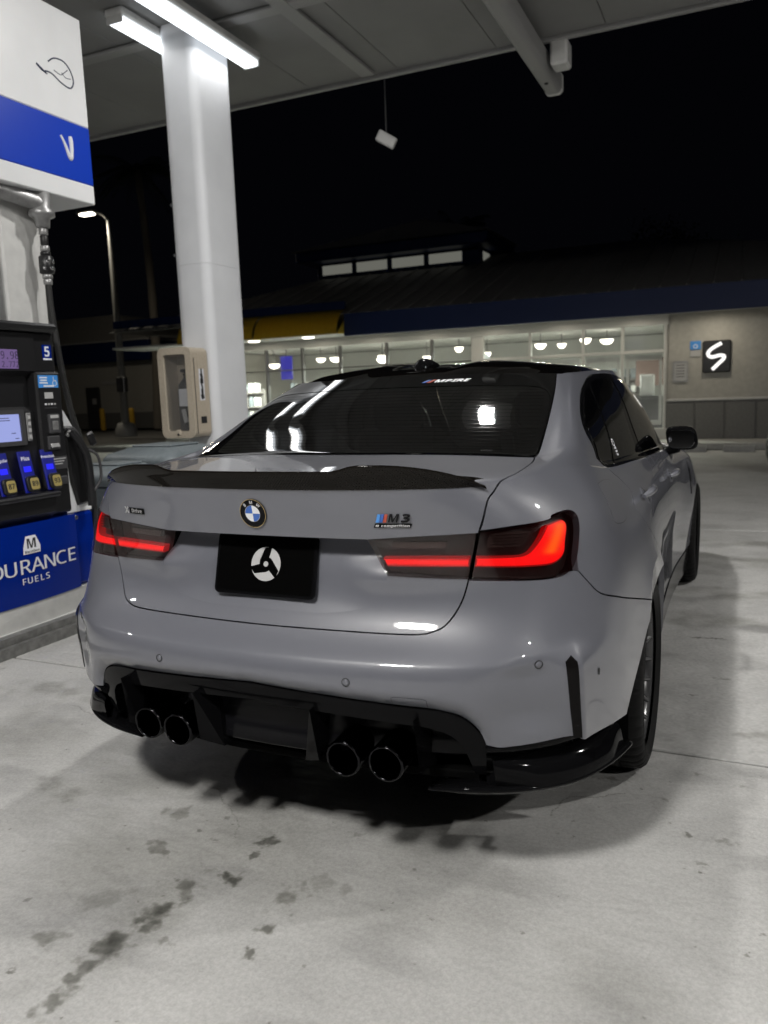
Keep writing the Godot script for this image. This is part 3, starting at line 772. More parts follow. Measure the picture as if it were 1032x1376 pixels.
func splitter(car: Node, side: int):
	# blade under the black corner, swept along the body
	var sec := [Vector2(-0.07, 0.0), Vector2(0.020, 0.004), Vector2(0.034, 0.016), Vector2(0.036, 0.024), Vector2(0.026, 0.028), Vector2(0.0, 0.022), Vector2(-0.07, 0.02), Vector2(-0.07, 0.0)]
	var rows := []
	for k in 33:
		var s := 1.62 + (5.3 - 1.62) * k / 32.0
		var p: Vector3 = sv(s, 1.0)[0]
		var d: Vector3 = sv(s, 1.0)[1]
		var n := Vector3(d.z, 0, -d.x).normalized() * -1.0
		if n.z < 0 and absf(n.x) < 0.5: n = -n
		var taper := smoothstep(0.0, 0.12, k / 32.0) * smoothstep(0.0, 0.06, 1.0 - k / 32.0)
		var row := []
		for q in sec:
			var v: Vector3 = Vector3(p.x, 0.288 + 0.012 * smoothstep(0.5, 1.0, k / 32.0), p.z) + n * (q.x * (0.5 + 0.5 * taper) - 0.004) + Vector3.UP * (q.y * (0.4 + 0.6 * taper))
			v.x *= side
			row.append(v)
		rows.append(row)
	if side > 0: rows.reverse()
	put("corner_splitter", sheet(rows), M.gloss_black, car)
	# ledge above it
	rows = []
	for k in 29:
		var s := 2.35 + (5.05 - 2.35) * k / 28.0
		var taper := sin(PI * clampf(k / 28.0, 0.02, 0.98))
		var row := []
		for q in [Vector2(0.98, -0.03), Vector2(1.02, 0.016), Vector2(1.06, 0.030), Vector2(1.14, 0.030), Vector2(1.40, 0.010), Vector2(1.52, -0.008), Vector2(1.56, -0.03)]:
			var e: Array = sp(s, q.x, 0.0, 0)
			var v: Vector3 = e[0] + e[1] * (q.y * (0.3 + 0.7 * minf(1.0, taper * 1.6)) - 0.004)
			v.x *= side
			row.append(v)
		rows.append(row)
	if side > 0: rows.reverse()
	put("corner_ledge", sheet(rows), M.gloss_black, car)

func roof(car: Node):
	var rows := []
	var nv := 36
	var nu := 40
	for j in nv + 1:
		var v := float(j) / nv
		var sd: Vector3 = sv(lerpf(3.12, 13.12, v), 19.97)[0]
		var zc := lerpf(sv(0, 19.97)[0].z, sv(16.99, 19.97)[0].z, v)
		var yc := 1.397 + 0.056 * pow(sin(PI * pow(v, 0.72)), 0.9) + 0.004 * v
		var row := []
		for i in nu + 1:
			var u := -1.0 + 2.0 * i / nu
			var a := absf(u)
			var shape := 1.0 - pow(a, 2.2)
			var y := lerpf(sd.y, yc, shape)
			var env := smoothstep(0.0, 0.10, v) * smoothstep(0.0, 0.1, 1.0 - v)
			y += env * (0.014 * smoothstep(0.26, 0.36, a) * (1.0 - smoothstep(0.80, 0.97, a)))
			row.append(Vector3(u * sd.x, y - 0.002, lerpf(sd.z, zc, 1.0 - a * a)))
		rows.append(row)
	put("roof", sheet(rows), M.carbon_roof, car)
	# aerial
	var fin := []
	for j in 13:
		var q := j / 12.0
		var row := []
		var h := 0.058 * sin(PI * 0.5 * minf(1.0, (1.0 - q) * 2.6)) * pow(q * 0.85 + 0.15, 0.6) if j < 12 else 0.0
		var w := 0.046 * sqrt(maxf(0.0, sin(PI * clampf(q * 0.9 + 0.09, 0, 1))))
		for i in 17:
			var a := PI * i / 16.0
			row.append(Vector3(cos(a) * w, 1.424 + pow(sin(a), 0.8) * h, -0.46 + q * 0.22))
		fin.append(row)
	put("aerial", sheet(fin), M.gloss_black, car)

func spoiler(car: Node):
	var rows := []
	var n := 60
	for k in n + 1:
		var u := -1.0 + 2.0 * k / n
		var a := absf(u)
		var s := 2.62 * pow(a, 1.02)
		var sgn := signf(u)
		var F: Vector3 = sp(s, 13.42 - 0.5 * pow(a, 6.0), 0.001, 0)[0]
		var D: Vector3 = sp(s, 11.95, 0.002, 0)[0]
		var Nn: Vector3 = sp(s, 12.2, 0.0, 0)[1]
		var top := 1.139 + 0.016 * smoothstep(0.33, 0.43, a) - 0.020 * smoothstep(0.5, 0.95, a) - 0.048 * pow(a, 5.0)
		var outz := Vector3(Nn.x, 0, Nn.z).normalized() * (0.022 - 0.012 * pow(a, 4.0))
		var B := Vector3(D.x, top, D.z) + outz
		var row := []
		var mid := F.lerp(B, 0.55) - Vector3(0, 0.004, 0)
		for p in [F, F.lerp(mid, 0.5) + Vector3(0, 0.002, 0), mid, B - outz * 0.25 + Vector3(0, -0.0005, 0), B, B + Vector3(0, -0.005, 0) + outz * 0.05, D.lerp(B, 0.45) - outz * 0.1, D]:
			row.append(Vector3(p.x * (sgn if k != n / 2 else 0.0), p.y, p.z))
		rows.append(row)
	# closed ends
	for e in [0, n]:
		var c: Vector3 = (rows[e][0] + rows[e][4] + rows[e][7]) / 3.0
		var row := []
		for p in rows[e]: row.append(c)
		if e == 0: rows.insert(0, row)
		else: rows.append(row)
	var o := put("boot_spoiler", sheet(rows), M.carbon, car)
	o.set_meta("label", "glossy carbon-fibre lip spoiler with raised outer wings")

func rear_details(car: Node, raw: Dictionary):
	# number plate
	var top := Vector3(0, 0.948, 0.934)
	var bot := Vector3(0, 0.787, 0.977)
	var y := (top - bot).normalized()
	var pl := Transform3D(Basis(Vector3.RIGHT, y, Vector3.RIGHT.cross(y)), (top + bot) * 0.5)
	var plate := put("number_plate", prism(rrect(0.318, 0.166, 0.012), -0.006, 0.0, 0.0015), M.plate, car, pl)
	put("plate_frame", frame2(rrect(0.326, 0.174, 0.015), rrect(0.310, 0.158, 0.009), -0.008, 0.0025), M.gloss_black, plate)
	plate.set_meta("label", "black plate cover with a pale three-bladed swirl")
	var R := 0.048
	for k in 3:
		var o := PackedVector2Array()
		var ph := deg_to_rad(120.0 * k - 38.0)
		for i in 15: o.append(Vector2.from_angle(ph + deg_to_rad(108.0) * i / 14.0) * R)
		for i in 15:
			var q := 1.0 - i / 14.0
			o.append(Vector2.from_angle(ph + deg_to_rad(16.0 + 84.0 * q)) * R * (0.44 + 0.10 * (1.0 - q) + 0.42 * pow(1.0 - q, 5.0)))
		put("swirl_blade", prism(o, 0.0002, 0.0014), M.pale, plate, at(0.002, 0.002, 0))
	put("swirl_hub", prism(circle2(0.0075), 0.0002, 0.0014), M.pale, plate, at(0.002, 0.002, 0))
	# round badge
	var f := sframe(0.0, 10.5, 0.0)
	var rd := put("round_badge", lathe(PackedVector2Array([Vector2(0, 0.004), Vector2(0.036, 0.0045), Vector2(0.040, 0.0035), Vector2(0.041, 0.0)]), 48, Transform3D(Basis(Vector3.RIGHT, Vector3(0, 0, 1), Vector3(0, -1, 0)), Vector3.ZERO)), M.black_enamel, car, f)
	put("badge_rim", ring(0.0405, 0.0015, 0.004), M.gold, rd)
	put("badge_rim", ring(0.0235, 0.0009, 0.0048), M.silver, rd)
	for k in 4:
		var o := PackedVector2Array([Vector2.ZERO])
		for i in 9: o.append(Vector2.from_angle(PI / 2 * (k + i / 8.0)) * 0.0228)
		put("badge_quarter", prism(o, 0.003, 0.0052), M.white_paint if k % 2 == 0 else M.badge_blue, rd)
	for k in 3:
		var a := deg_to_rad([132.0, 90.0, 48.0][k])
		var b := Basis(Vector3(0, 0, 1), a - PI / 2)
		text("letter", ["B", "M", "W"][k], 0.0095, M.silver, rd, Transform3D(b, Vector3(cos(a), sin(a), 0) * 0.0318 + Vector3(0, 0, 0.0052)), 0.001)
	# model badge
	var mb := Node3D.new()
	mb.name = "model_badge"
	car.add_child(mb, true)
	mb.transform = sframe(1.36, 10.36, 0.001)
	for k in 3:
		var x0 := -0.046 + k * 0.0095
		put("stripe", prism(PackedVector2Array([Vector2(x0, -0.010), Vector2(x0 + 0.0085, -0.010), Vector2(x0 + 0.0145, 0.012), Vector2(x0 + 0.006, 0.012)]), 0, 0.003, 0.0005), [M.badge_light, M.badge_blue, M.badge_red][k], mb)
	text("letter", "M", 0.022, M.black_chrome, mb, at(0.002, 0.001, 0.002), 0.003, true, "Droid Sans", 0.27, 1.15)
	text("digit", "3", 0.022, M.black_chrome, mb, at(0.034, 0.001, 0.002), 0.003, true, "Droid Sans", 0.27, 1.5)
	var cb := put("nameplate", prism(PackedVector2Array([Vector2(-0.052, -0.024), Vector2(0.046, -0.024), Vector2(0.050, -0.0135), Vector2(-0.048, -0.0135)]), 0, 0.002, 0.0005), M.gloss_black, mb)
	for k in 3: put("stripe", prism(PackedVector2Array([Vector2(-0.047 + k * 0.003, -0.0215), Vector2(-0.0448 + k * 0.003, -0.0215), Vector2(-0.0432 + k * 0.003, -0.0158), Vector2(-0.0454 + k * 0.003, -0.0158)]), 0.002, 0.0026), M.silver, cb)
	text("lettering", "competition", 0.0075, M.silver, cb, at(0.006, -0.0187, 0.0022), 0.0006, true, "Droid Sans", 0.2, 1.25)
	# drive badge on the other side
	var db := Node3D.new()
	db.name = "drive_badge"
	car.add_child(db, true)
	db.transform = sframe(1.62, 10.27, 0.001, true)
	var dp := put("nameplate", prism(PackedVector2Array([Vector2(-0.022, -0.009), Vector2(0.052, -0.009), Vector2(0.052, 0.009), Vector2(-0.022, 0.009)]), 0, 0.002, 0.0005), M.gloss_black, db)
	text("lettering", "Drive", 0.012, M.silver, dp, at(0.017, 0.0, 0.002), 0.001, true, "Droid Sans", 0.1, 1.3)
	text("letter", "x", 0.026, M.silver, dp, at(-0.035, 0.003, 0.001), 0.002, true, "Droid Sans", 0.0, 1.2)
	# parking sensors, tow-eye cover, reflectors, fuel flap
	for p in [[1.0, 4.02, 1], [1.0, 4.02, -1], [3.12, 4.91, 1], [3.12, 4.91, -1]]:
		var fr := sframe(p[0], p[1], 0.0003, p[2] < 0, 3)
		var sn := put("parking_sensor", lathe(PackedVector2Array([Vector2(0, 0.0012), Vector2(0.008, 0.0012), Vector2(0.0088, 0)]), 20, Transform3D(Basis(Vector3.RIGHT, Vector3(0, 0, 1), Vector3(0, -1, 0)), Vector3.ZERO)), M.paint, car, fr)
		put("sensor_ring", ring(0.0105, 0.0012, 0.0002), M.rubber, sn)
	var tow := dense(PackedVector2Array([Vector2(1.40, 3.0), Vector2(1.735, 2.92), Vector2(1.735, 3.36), Vector2(1.70, 3.44), Vector2(1.43, 3.47), Vector2(1.40, 3.40)]))
	put("tow_eye_seam", panel([tow], 0.0006, 1, 0.0, 3), M.rubber, car)
	put("tow_eye_cover", panel([inset(tow, 0.0018)], 0.0016, 1, 0.001, 3), M.paint, car)
	for side in [1, -1]:
		put("slit_reflector", panel([dense(PackedVector2Array([Vector2(3.56, 1.98), Vector2(3.70, 1.93), Vector2(3.70, 4.75), Vector2(3.63, 5.1), Vector2(3.53, 4.82)]))], 0.002, side, 0.006, 3, 24.0), M.dark_gloss, car)
	var fl := poly([[6.1, 10.75], [6.45, 10.85], [6.72, 10.7], [6.72, 10.2], [6.6, 9.2], [6.45, 8.75], [6.2, 8.72], [5.92, 8.95], [5.93, 9.4], [6.1, 10.75]])
	put("fuel_flap_seam", panel([fl], 0.0005, 1, 0.0), M.rubber, car)
	put("fuel_flap", panel([inset(fl, 0.0022)], 0.0012, 1, 0.001), M.paint, car)
	put("side_marker", panel([poly([[4.21, 3.62], [4.245, 3.62], [4.25, 3.9], [4.22, 3.95], [4.2, 3.85], [4.21, 3.62]])], 0.0012, 1, 0.0, 3), M.rubber, car)

func frame2(outer: PackedVector2Array, inner: PackedVector2Array, z0: float, z1: float) -> ArrayMesh:
	var st := SurfaceTool.new()
	st.begin(Mesh.PRIMITIVE_TRIANGLES)
	st.set_smooth_group(-1)
	var n := outer.size()
	for i in n:
		var j := (i + 1) % n
		var a := outer[i]
		var b := outer[j]
		var c := inner[j]
		var d := inner[i]
		var f = func(p: Vector2, z: float) -> Vector3: return Vector3(p.x, p.y, z)
		for v in [f.call(a, z1), f.call(c, z1), f.call(b, z1), f.call(a, z1), f.call(d, z1), f.call(c, z1)]: st.add_vertex(v)
		for v in [f.call(a, z0), f.call(b, z1), f.call(b, z0), f.call(a, z0), f.call(a, z1), f.call(b, z1)]: st.add_vertex(v)
		for v in [f.call(d, z0), f.call(c, z0), f.call(c, z1), f.call(d, z0), f.call(c, z1), f.call(d, z1)]: st.add_vertex(v)
		for v in [f.call(a, z0), f.call(b, z0), f.call(c, z0), f.call(a, z0), f.call(c, z0), f.call(d, z0)]: st.add_vertex(v)
	st.generate_normals()
	return st.commit()

func ring(r: float, thick: float, z: float) -> ArrayMesh:
	return frame2(circle2(r + thick / 2, 40), circle2(r - thick / 2, 40), z - 0.0005, z + 0.001)

func banner(rg: Node):
	var f := sframe(0.62, 19.55, 0.0035)
	var b := Node3D.new()
	b.name = "banner"
	rg.add_child(b, true)
	b.transform = f
	for k in 2:
		var x0 := -0.083 + k * 0.02
		put("stripe", prism(PackedVector2Array([Vector2(x0, -0.013), Vector2(x0 + 0.012, -0.013), Vector2(x0 + 0.034, 0.013), Vector2(x0 + 0.022, 0.013)]), 0, 0.0006), [M.badge_blue, M.badge_red][k], b)
	text("lettering", "MPIRE", 0.024, M.sticker_white, b, at(0.035, 0, 0.0), 0.0006, true, "Droid Sans", 0.4, 1.35)

func sticker(car: Node):
	var f := sframe(7.72, 16.35, 0.0055)
	var s := Node3D.new()
	s.name = "window_sticker"
	car.add_child(s, true)
	s.transform = f
	put("emblem", frame2(circle2(0.017, 20, Vector2(0, 0.022)), circle2(0.011, 20, Vector2(0, 0.022)), 0, 0.0006), M.sticker_white, s)
	for k in 3: put("print_line", bev_box(0.034 - 0.004 * k, 0.008, 0.0008, 0.0002), M.sticker_white, s, at(0.002 * k, 0.0 - 0.013 * k, 0.0004))

func diffuser(car: Node):
	put("diffuser_strip", panel([join([curve2([[0, 2.62], [0.62, 2.5], [1.386, 2.36], [1.7, 2.3], [1.93, 2.1], [2.05, 1.75], [2.12, 1.2]]), curve2([[2.12, 1.2], [2.25, 1.2]]), curve2([[2.25, 1.2], [2.29, 1.9], [2.214, 2.28], [2.037, 2.65], [1.77, 2.855], [1.386, 2.924], [0.62, 3.11], [0, 3.28]])])], -0.020, 0, 0.14), M.gloss_black, car)
	var rows := []
	for q in [[0.525, -0.012], [0.505, -0.075], [0.46, -0.10], [0.40, -0.09], [0.362, -0.075], [0.352, -0.085], [0.33, -0.22], [0.30, -0.50]]:
		var row := []
		for k in 33:
			var x := -0.60 + 1.2 * k / 32.0
			var s := 0.0
			var a := absf(x)
			# column parameter whose x is a
			s = a / 0.292 if a < 0.292 else 1.0 + (a - 0.292) / 0.275
			var z: float = sv(s, 2.6)[0].z
			var side := smoothstep(0.20, 0.30, a)
			row.append(Vector3(x, q[0] + (0.02 * side if q[0] < 0.45 else 0.0), z + q[1] - 0.02 * side))
		rows.append(row)
	rows.reverse()
	put("diffuser_panel", sheet(rows), M.satin_black, car)
	var tray := PackedVector2Array()
	for k in 21:
		var x := -0.60 + 1.2 * k / 20.0
		tray.append(Vector2(x, -(0.965 - 0.16 * x * x)))
	tray.append(Vector2(0.62, -0.5))
	tray.append(Vector2(-0.62, -0.5))
	put("diffuser_tray", prism(tray, 0.305, 0.33, 0.004, Transform3D(Basis(Vector3.RIGHT, -PI / 2), Vector3.ZERO)), M.liner, car)
	for x in [-0.475, -0.19, 0.19, 0.475]:
		var sgn := signf(x)
		var inner := absf(x) < 0.3
		var st := SurfaceTool.new()
		st.begin(Mesh.PRIMITIVE_TRIANGLES)
		st.set_smooth_group(-1)
		var z0 := 1.078 if inner else 1.052
		var bx := -0.055 if inner else -0.01
		# wedge-shaped fin: ridge at the back, widening downwards towards the middle
		var a := Vector3(x, 0.512, z0)
		var b := Vector3(x + 0.006 * sgn, 0.36, z0 - 0.028)
		var c := Vector3(x + bx * sgn, 0.335, z0 - 0.06)
		var d := Vector3(x - 0.02 * sgn, 0.50, z0 - 0.09)
		var e := Vector3(x + 0.006 * sgn, 0.325, z0 - 0.20)
		var g := Vector3(x + bx * sgn, 0.325, z0 - 0.20)
		var h := Vector3(x + 0.004 * sgn, 0.51, z0 - 0.10)
		var cen := (a + b + c + d + e + g + h) / 7.0
		for t in [[a, b, c], [a, c, d], [a, h, e], [a, e, b], [b, e, g], [b, g, c], [c, g, d], [d, g, e], [d, e, h], [a, d, h]]: tri_out(st, t[0], t[1], t[2], cen)
		st.generate_normals()
		put("diffuser_fin", st.commit(), M.gloss_black, car)
	for x in [-0.39, -0.272, 0.272, 0.39]:
		var prof := PackedVector2Array([Vector2(0.0, -0.16), Vector2(0.040, -0.16), Vector2(0.0415, -0.03), Vector2(0.043, -0.004), Vector2(0.0455, 0.0), Vector2(0.049, -0.002), Vector2(0.0505, -0.010), Vector2(0.0505, -0.19)])
		var z := 1.058 if absf(x) < 0.3 else 1.046
		put("exhaust_tip", lathe(prof, 40, Transform3D(Basis(Vector3.RIGHT, Vector3(0, -0.06, 1).normalized(), Vector3(0, -1, -0.06).normalized()), Vector3.ZERO)), M.black_chrome, car, at(x, 0.378, z))

func wheel(car: Node, side: int, front: bool):
	var w := Node3D.new()
	w.name = "wheel"
	car.add_child(w, true)
	var width := 0.275 if front else 0.285
	w.position = Vector3((0.945 - width / 2) * side, 0.338, -2.857 if front else 0.0)
	w.rotation.y = 0.0 if side > 0 else PI
	w.rotation.z = 0.0
	var b := Basis(Vector3(0, 0, 1), -PI / 2)   # local y -> +x (outwards)
	if not M.has("tyre_mesh"):
		M["tyre_mesh"] = tyre_mesh(width)
		M["rim_mesh"] = lathe(PackedVector2Array([Vector2(0.232, -0.12), Vector2(0.236, -0.06), Vector2(0.236, 0.05), Vector2(0.243, 0.10), Vector2(0.255, 0.118), Vector2(0.262, 0.122), Vector2(0.268, 0.118), Vector2(0.268, 0.10)]), 64)
		M["hub_mesh"] = lathe(PackedVector2Array([Vector2(0, 0.098), Vector2(0.026, 0.098), Vector2(0.032, 0.094), Vector2(0.036, 0.09), Vector2(0.07, 0.084), Vector2(0.082, 0.07), Vector2(0.084, 0.02)]), 32)
		M["disc_mesh"] = lathe(PackedVector2Array([Vector2(0.08, 0.012), Vector2(0.185, 0.012), Vector2(0.187, 0.0), Vector2(0.185, -0.012), Vector2(0.08, -0.012)]), 48)
		var st := SurfaceTool.new()
		st.begin(Mesh.PRIMITIVE_TRIANGLES)
		for q in [-1.0, 1.0]:
			var rows := []
			for k in 9:
				var u := k / 8.0
				var r := lerpf(0.07, 0.25, u)
				var off: float = q * lerpf(0.006, 0.042, pow(u, 1.6))
				var wd := lerpf(0.016, 0.0095, u)
				var y := 0.082 + 0.035 * pow(u, 2.0) - 0.012 * sin(PI * u)
				rows.append([Vector3(off - wd, y - 0.035, r), Vector3(off - wd, y - 0.006, r), Vector3(off - wd * 0.6, y, r), Vector3(off + wd * 0.6, y, r), Vector3(off + wd, y - 0.006, r), Vector3(off + wd, y - 0.035, r)])
			add_sheet(st, rows)
		st.generate_normals()
		M["spoke_mesh"] = st.commit()
	var tf := Transform3D(b, Vector3.ZERO)
	put("tyre", M.tyre_mesh, M.tyre, w, tf)
	var rim := put("rim", M.rim_mesh, M.rim_black, w, tf)
	put("hub", M.hub_mesh, M.rim_black, rim)
	for k in 10:
		put("spoke", M.spoke_mesh, M.rim_black, rim, Transform3D(Basis(Vector3.UP, TAU * k / 10.0), Vector3.ZERO))
	put("brake_disc", M.disc_mesh, M.steel, w, tf * at(0, 0.0, 0))
	put("brake_caliper", prism(arc_band(0.10, 0.19, 0.6, 1.5), -0.02, 0.03, 0.006), M.dark_gloss, w, Transform3D(Basis(Vector3(0, 0, -1), Vector3(0, 1, 0), Vector3(1, 0, 0)), Vector3(0.01, 0, 0)))

func arc_band(r0: float, r1: float, a0: float, a1: float) -> PackedVector2Array:
	var o := PackedVector2Array()
	for k in 9: o.append(Vector2.from_angle(lerpf(a0, a1, k / 8.0)) * r1)
	for k in 9: o.append(Vector2.from_angle(lerpf(a1, a0, k / 8.0)) * r0)
	return o

func tyre_mesh(width: float) -> ArrayMesh:
	var h := width / 2
	var prof := [Vector2(0.262, -h + 0.012), Vector2(0.275, -h + 0.001), Vector2(0.30, -h - 0.004), Vector2(0.32, -h + 0.004), Vector2(0.331, -h + 0.018), Vector2(0.336, -h + 0.034)]
	for g in [-0.062, -0.021, 0.021, 0.062]:
		for e in [[-0.006, 0.0], [-0.0045, -0.007], [0.0045, -0.007], [0.006, 0.0]]:
			prof.append(Vector2(0.3385 + e[1] - 0.0006 * absf(g) / 0.06, g + e[0]))
	for v in [Vector2(0.336, h - 0.034), Vector2(0.331, h - 0.018), Vector2(0.32, h - 0.004), Vector2(0.30, h + 0.004), Vector2(0.287, h + 0.003), Vector2(0.286, h + 0.0045), Vector2(0.283, h + 0.0045), Vector2(0.282, h + 0.002), Vector2(0.275, h - 0.001), Vector2(0.262, h - 0.012)]: prof.append(v)
	var rows := []
	var n := 288
	for p in prof:
		var row := []
		for i in n + 1:
			var a := TAU * i / n
			var r: float = p.x
			# cuts across the shoulders
			if p.x > 0.318 and absf(p.y) > 0.066 and i % 6 == 0: r -= 0.0055
			row.append(Vector3(cos(a) * r, p.y, sin(a) * r))
		rows.append(row)
	rows.reverse()
	return sheet(rows)

func mirror_(car: Node, side: int):
	var m := Node3D.new()
	m.name = "door_mirror"
	car.add_child(m, true)
	m.position = Vector3(0.908 * side, 1.035, -1.82)
	var rows := []
	for j in 17:
		var v := -1.0 + j / 8.0
		var row := []
		for i in 25:
			var a := TAU * i / 24.0
			var k := pow(maxf(0.0, 1.0 - pow(absf(v), 3.2)), 0.42)
			var x := signf(cos(a)) * pow(absf(cos(a)), 0.55) * 0.080 * k
			var y := signf(sin(a)) * pow(absf(sin(a)), 0.6) * 0.066 * k
			row.append(Vector3(x * side + 0.012 * side * (y / 0.066) * -1.0, y + 0.10 * 0.1 * x, 0.062 * -v * (1.0 if v > 0 else 0.75)))
		if side > 0: row.reverse()
		rows.append(row)
	put("shell", sheet(rows), M.gloss_black, m)
	put("mirror_glass", prism(rrect(0.130, 0.098, 0.030), 0, 0.004, 0.001), M.mirror, m, Transform3D(Basis(Vector3.UP, 0.06 * side), Vector3(0, -0.003, 0.046)))
	put("stalk", tube(PackedVector3Array([Vector3(-0.02 * side, -0.05, 0), Vector3(-0.08 * side, -0.075, -0.01), Vector3(-0.125 * side, -0.075, -0.02)]), [0.03, 0.024, 0.026], 12), M.gloss_black, m)

func cabin(car: Node):
	put("parcel_shelf", bev_box(1.16, 0.03, 0.42, 0.01), M.liner, car, at(0, 1.075, 0.22))
	for x in [-0.34, 0.34]:
		var s := put("rear_seat", bev_box(0.58, 0.56, 0.16, 0.05), M.leather, car, Transform3D(Basis(Vector3.RIGHT, 0.3), Vector3(x, 0.82, -0.10)))
		put("headrest", bev_box(0.25, 0.14, 0.09, 0.035), M.leather, s, at(0, 0.33, 0.02))
	for x in [-0.37, 0.37]:
		var s := put("front_seat", bev_box(0.52, 0.68, 0.16, 0.06), M.leather, car, Transform3D(Basis(Vector3.RIGHT, 0.28), Vector3(x, 0.83, -0.98)))
		put("headrest", bev_box(0.27, 0.18, 0.09, 0.035), M.leather, s, at(0, 0.42, 0.0))
		put("cushion", bev_box(0.52, 0.14, 0.5, 0.05), M.leather, s, at(0, -0.34, -0.26))
	put("dashboard", bev_box(1.36, 0.22, 0.5, 0.06), M.leather, car, at(0, 0.9, -2.05))
	put("headliner", bev_box(1.0, 0.02, 1.2, 0.01), M.liner, car, at(0, 1.375, -0.95))
	put("steering_wheel", lathe(PackedVector2Array([Vector2(0.17, -0.014), Vector2(0.184, 0.0), Vector2(0.17, 0.014), Vector2(0.156, 0.0), Vector2(0.17, -0.014)]), 36, Transform3D(Basis(Vector3.RIGHT, 1.2), Vector3.ZERO)), M.leather, car, at(-0.37, 0.93, -1.66))

# ------------------------------------------------------------------ materials
func make_materials():
	M.paint = coat(c3(0.122, 0.126, 0.147), 0.42, 0.0, 0.012)
	M.paint_dark = M.paint
	M.gloss_black = mat(c3(0.004, 0.004, 0.0045), 0.06)
	M.gloss_black.metallic_specular = 0.2
	M.satin_black = mat(c3(0.005, 0.005, 0.006), 0.22)
	M.satin_black.metallic_specular = 0.25
	M.dark_gloss = mat(c3(0.006, 0.0055, 0.0055), 0.18)
	M.dark_gloss.metallic_specular = 0.2
	M.rubber = mat(c3(0.010, 0.010, 0.010), 0.6)
	M.liner = mat(c3(0.003, 0.003, 0.003), 0.9)
	M.liner.metallic_specular = 0.1
	M.leather = mat(c3(0.012, 0.012, 0.013), 0.5)
	M.band = mat(c3(0.002, 0.002, 0.002), 0.03)
	M.wire = mat(c3(0.012, 0.010, 0.008), 0.05)
	var t := StandardMaterial3D.new()
	t.albedo_color = Color(0.02, 0.021, 0.022, 0.90)
	t.transparency = BaseMaterial3D.TRANSPARENCY_ALPHA
	t.roughness = 0.015
	t.metallic_specular = 0.6
	M.tint = t
	M.chrome = mat(c3(0.7, 0.7, 0.72), 0.08, 1.0)
	M.black_chrome = mat(c3(0.022, 0.022, 0.024), 0.14, 1.0)
	M.silver = mat(c3(0.72, 0.72, 0.74), 0.2, 0.9)
	M.gold = mat(c3(0.55, 0.42, 0.22), 0.2, 0.9)
	M.steel = mat(c3(0.25, 0.25, 0.26), 0.35, 1.0)
	M.mirror = mat(c3(0.5, 0.5, 0.52), 0.02, 1.0)
	M.headlight = coat(c3(0.08, 0.08, 0.09), 0.2, 0.5)
	M.black_enamel = mat(c3(0.004, 0.004, 0.005), 0.12)
	M.black_enamel.metallic_specular = 0.25
	M.white_paint = coat(c3(0.75, 0.76, 0.78), 0.4)
	M.badge_blue = coat(c3(0.015, 0.10, 0.42), 0.3)
	M.badge_light = coat(c3(0.06, 0.28, 0.72), 0.3)
	M.badge_red = coat(c3(0.42, 0.05, 0.02), 0.3)
	M.sticker_white = mat(c3(0.75, 0.76, 0.8), 0.5)
	M.pale = mat(c3(0.42, 0.42, 0.42), 0.6)
	M.plate = mat(c3(0.0015, 0.0015, 0.0015), 0.5)
	M.plate.metallic_specular = 0.08
	M.tyre = mat(c3(0.008, 0.008, 0.008), 0.62)
	M.tyre.metallic_specular = 0.25
	M.rim_black = mat(c3(0.05, 0.05, 0.052), 0.25)
	# woven carbon under lacquer
	var img := Image.create(32, 32, false, Image.FORMAT_RGB8)
	for y in 32:
		for x in 32:
			var over := (int(x / 8) + int(y / 8)) % 2 == 0
			var v := 0.009 if over else 0.004
			v *= 0.8 + 0.2 * ((x if over else y) % 2)
			img.set_pixel(x, y, c3(v * 1.15, v, v * 0.82))
	var carbon := mat(Color.WHITE, 0.04)
	carbon.metallic_specular = 0.28
	carbon.albedo_texture = ImageTexture.create_from_image(img)
	carbon.uv1_triplanar = true
	carbon.uv1_world_triplanar = true
	carbon.uv1_scale = Vector3.ONE * 60.0
	M.carbon = carbon
	var cr := carbon.duplicate()
	cr.albedo_color = Color(0.6, 0.6, 0.62)
	M.carbon_roof = cr
	# tail lights
	var lens := StandardMaterial3D.new()
	lens.albedo_color = Color(0.085, 0.02, 0.02, 0.42)
	lens.transparency = BaseMaterial3D.TRANSPARENCY_ALPHA
	lens.roughness = 0.03
	M.lens = lens
	M.lamp_back = mat(c3(0.035, 0.022, 0.02), 0.35)
	M.reflector = mat(c3(0.16, 0.11, 0.10), 0.25, 0.7)
	M.red = glow(Color(1.0, 0.006, 0.022), 1.35)
	M.red_deep = glow(Color(0.8, 0.002, 0.008), 0.5)
	var rl := glow(Color.WHITE, 1.5)
	var li := Image.create(4, 48, false, Image.FORMAT_RGB8)
	for y in 48:
		var q := 0.5 + 0.5 * pow(sin(PI * (y + 0.5) / 48.0), 0.7)
		for x in 4: li.set_pixel(x, y, Color(q, 0.008 * q, 0.02 * q))
	rl.emission_operator = BaseMaterial3D.EMISSION_OP_MULTIPLY
	rl.emission_texture = ImageTexture.create_from_image(li)
	M.red_line = rl
	var rg := glow(Color.WHITE, 1.4)
	var w := 96
	var gi := Image.create(w, w, false, Image.FORMAT_RGB8)
	for y in w:
		for x in w:
			var p := Vector2(float(x) / w, float(y) / w)
			# amber lamp behind the upright part of the bar
			var a := Vector2(0.70, 0.28)
			var b := Vector2(0.90, 0.88)
			var h := clampf((p - a).dot(b - a) / (b - a).length_squared(), 0, 1)
			var d := p.distance_to(a.lerp(b, h))
			var k := exp(-pow(d / 0.10, 2.0))
			gi.set_pixel(x, y, Color(1.0, 0.008 + 0.34 * k, 0.02 + 0.02 * k))
	rg.emission_operator = BaseMaterial3D.EMISSION_OP_MULTIPLY
	rg.emission_texture = ImageTexture.create_from_image(gi)
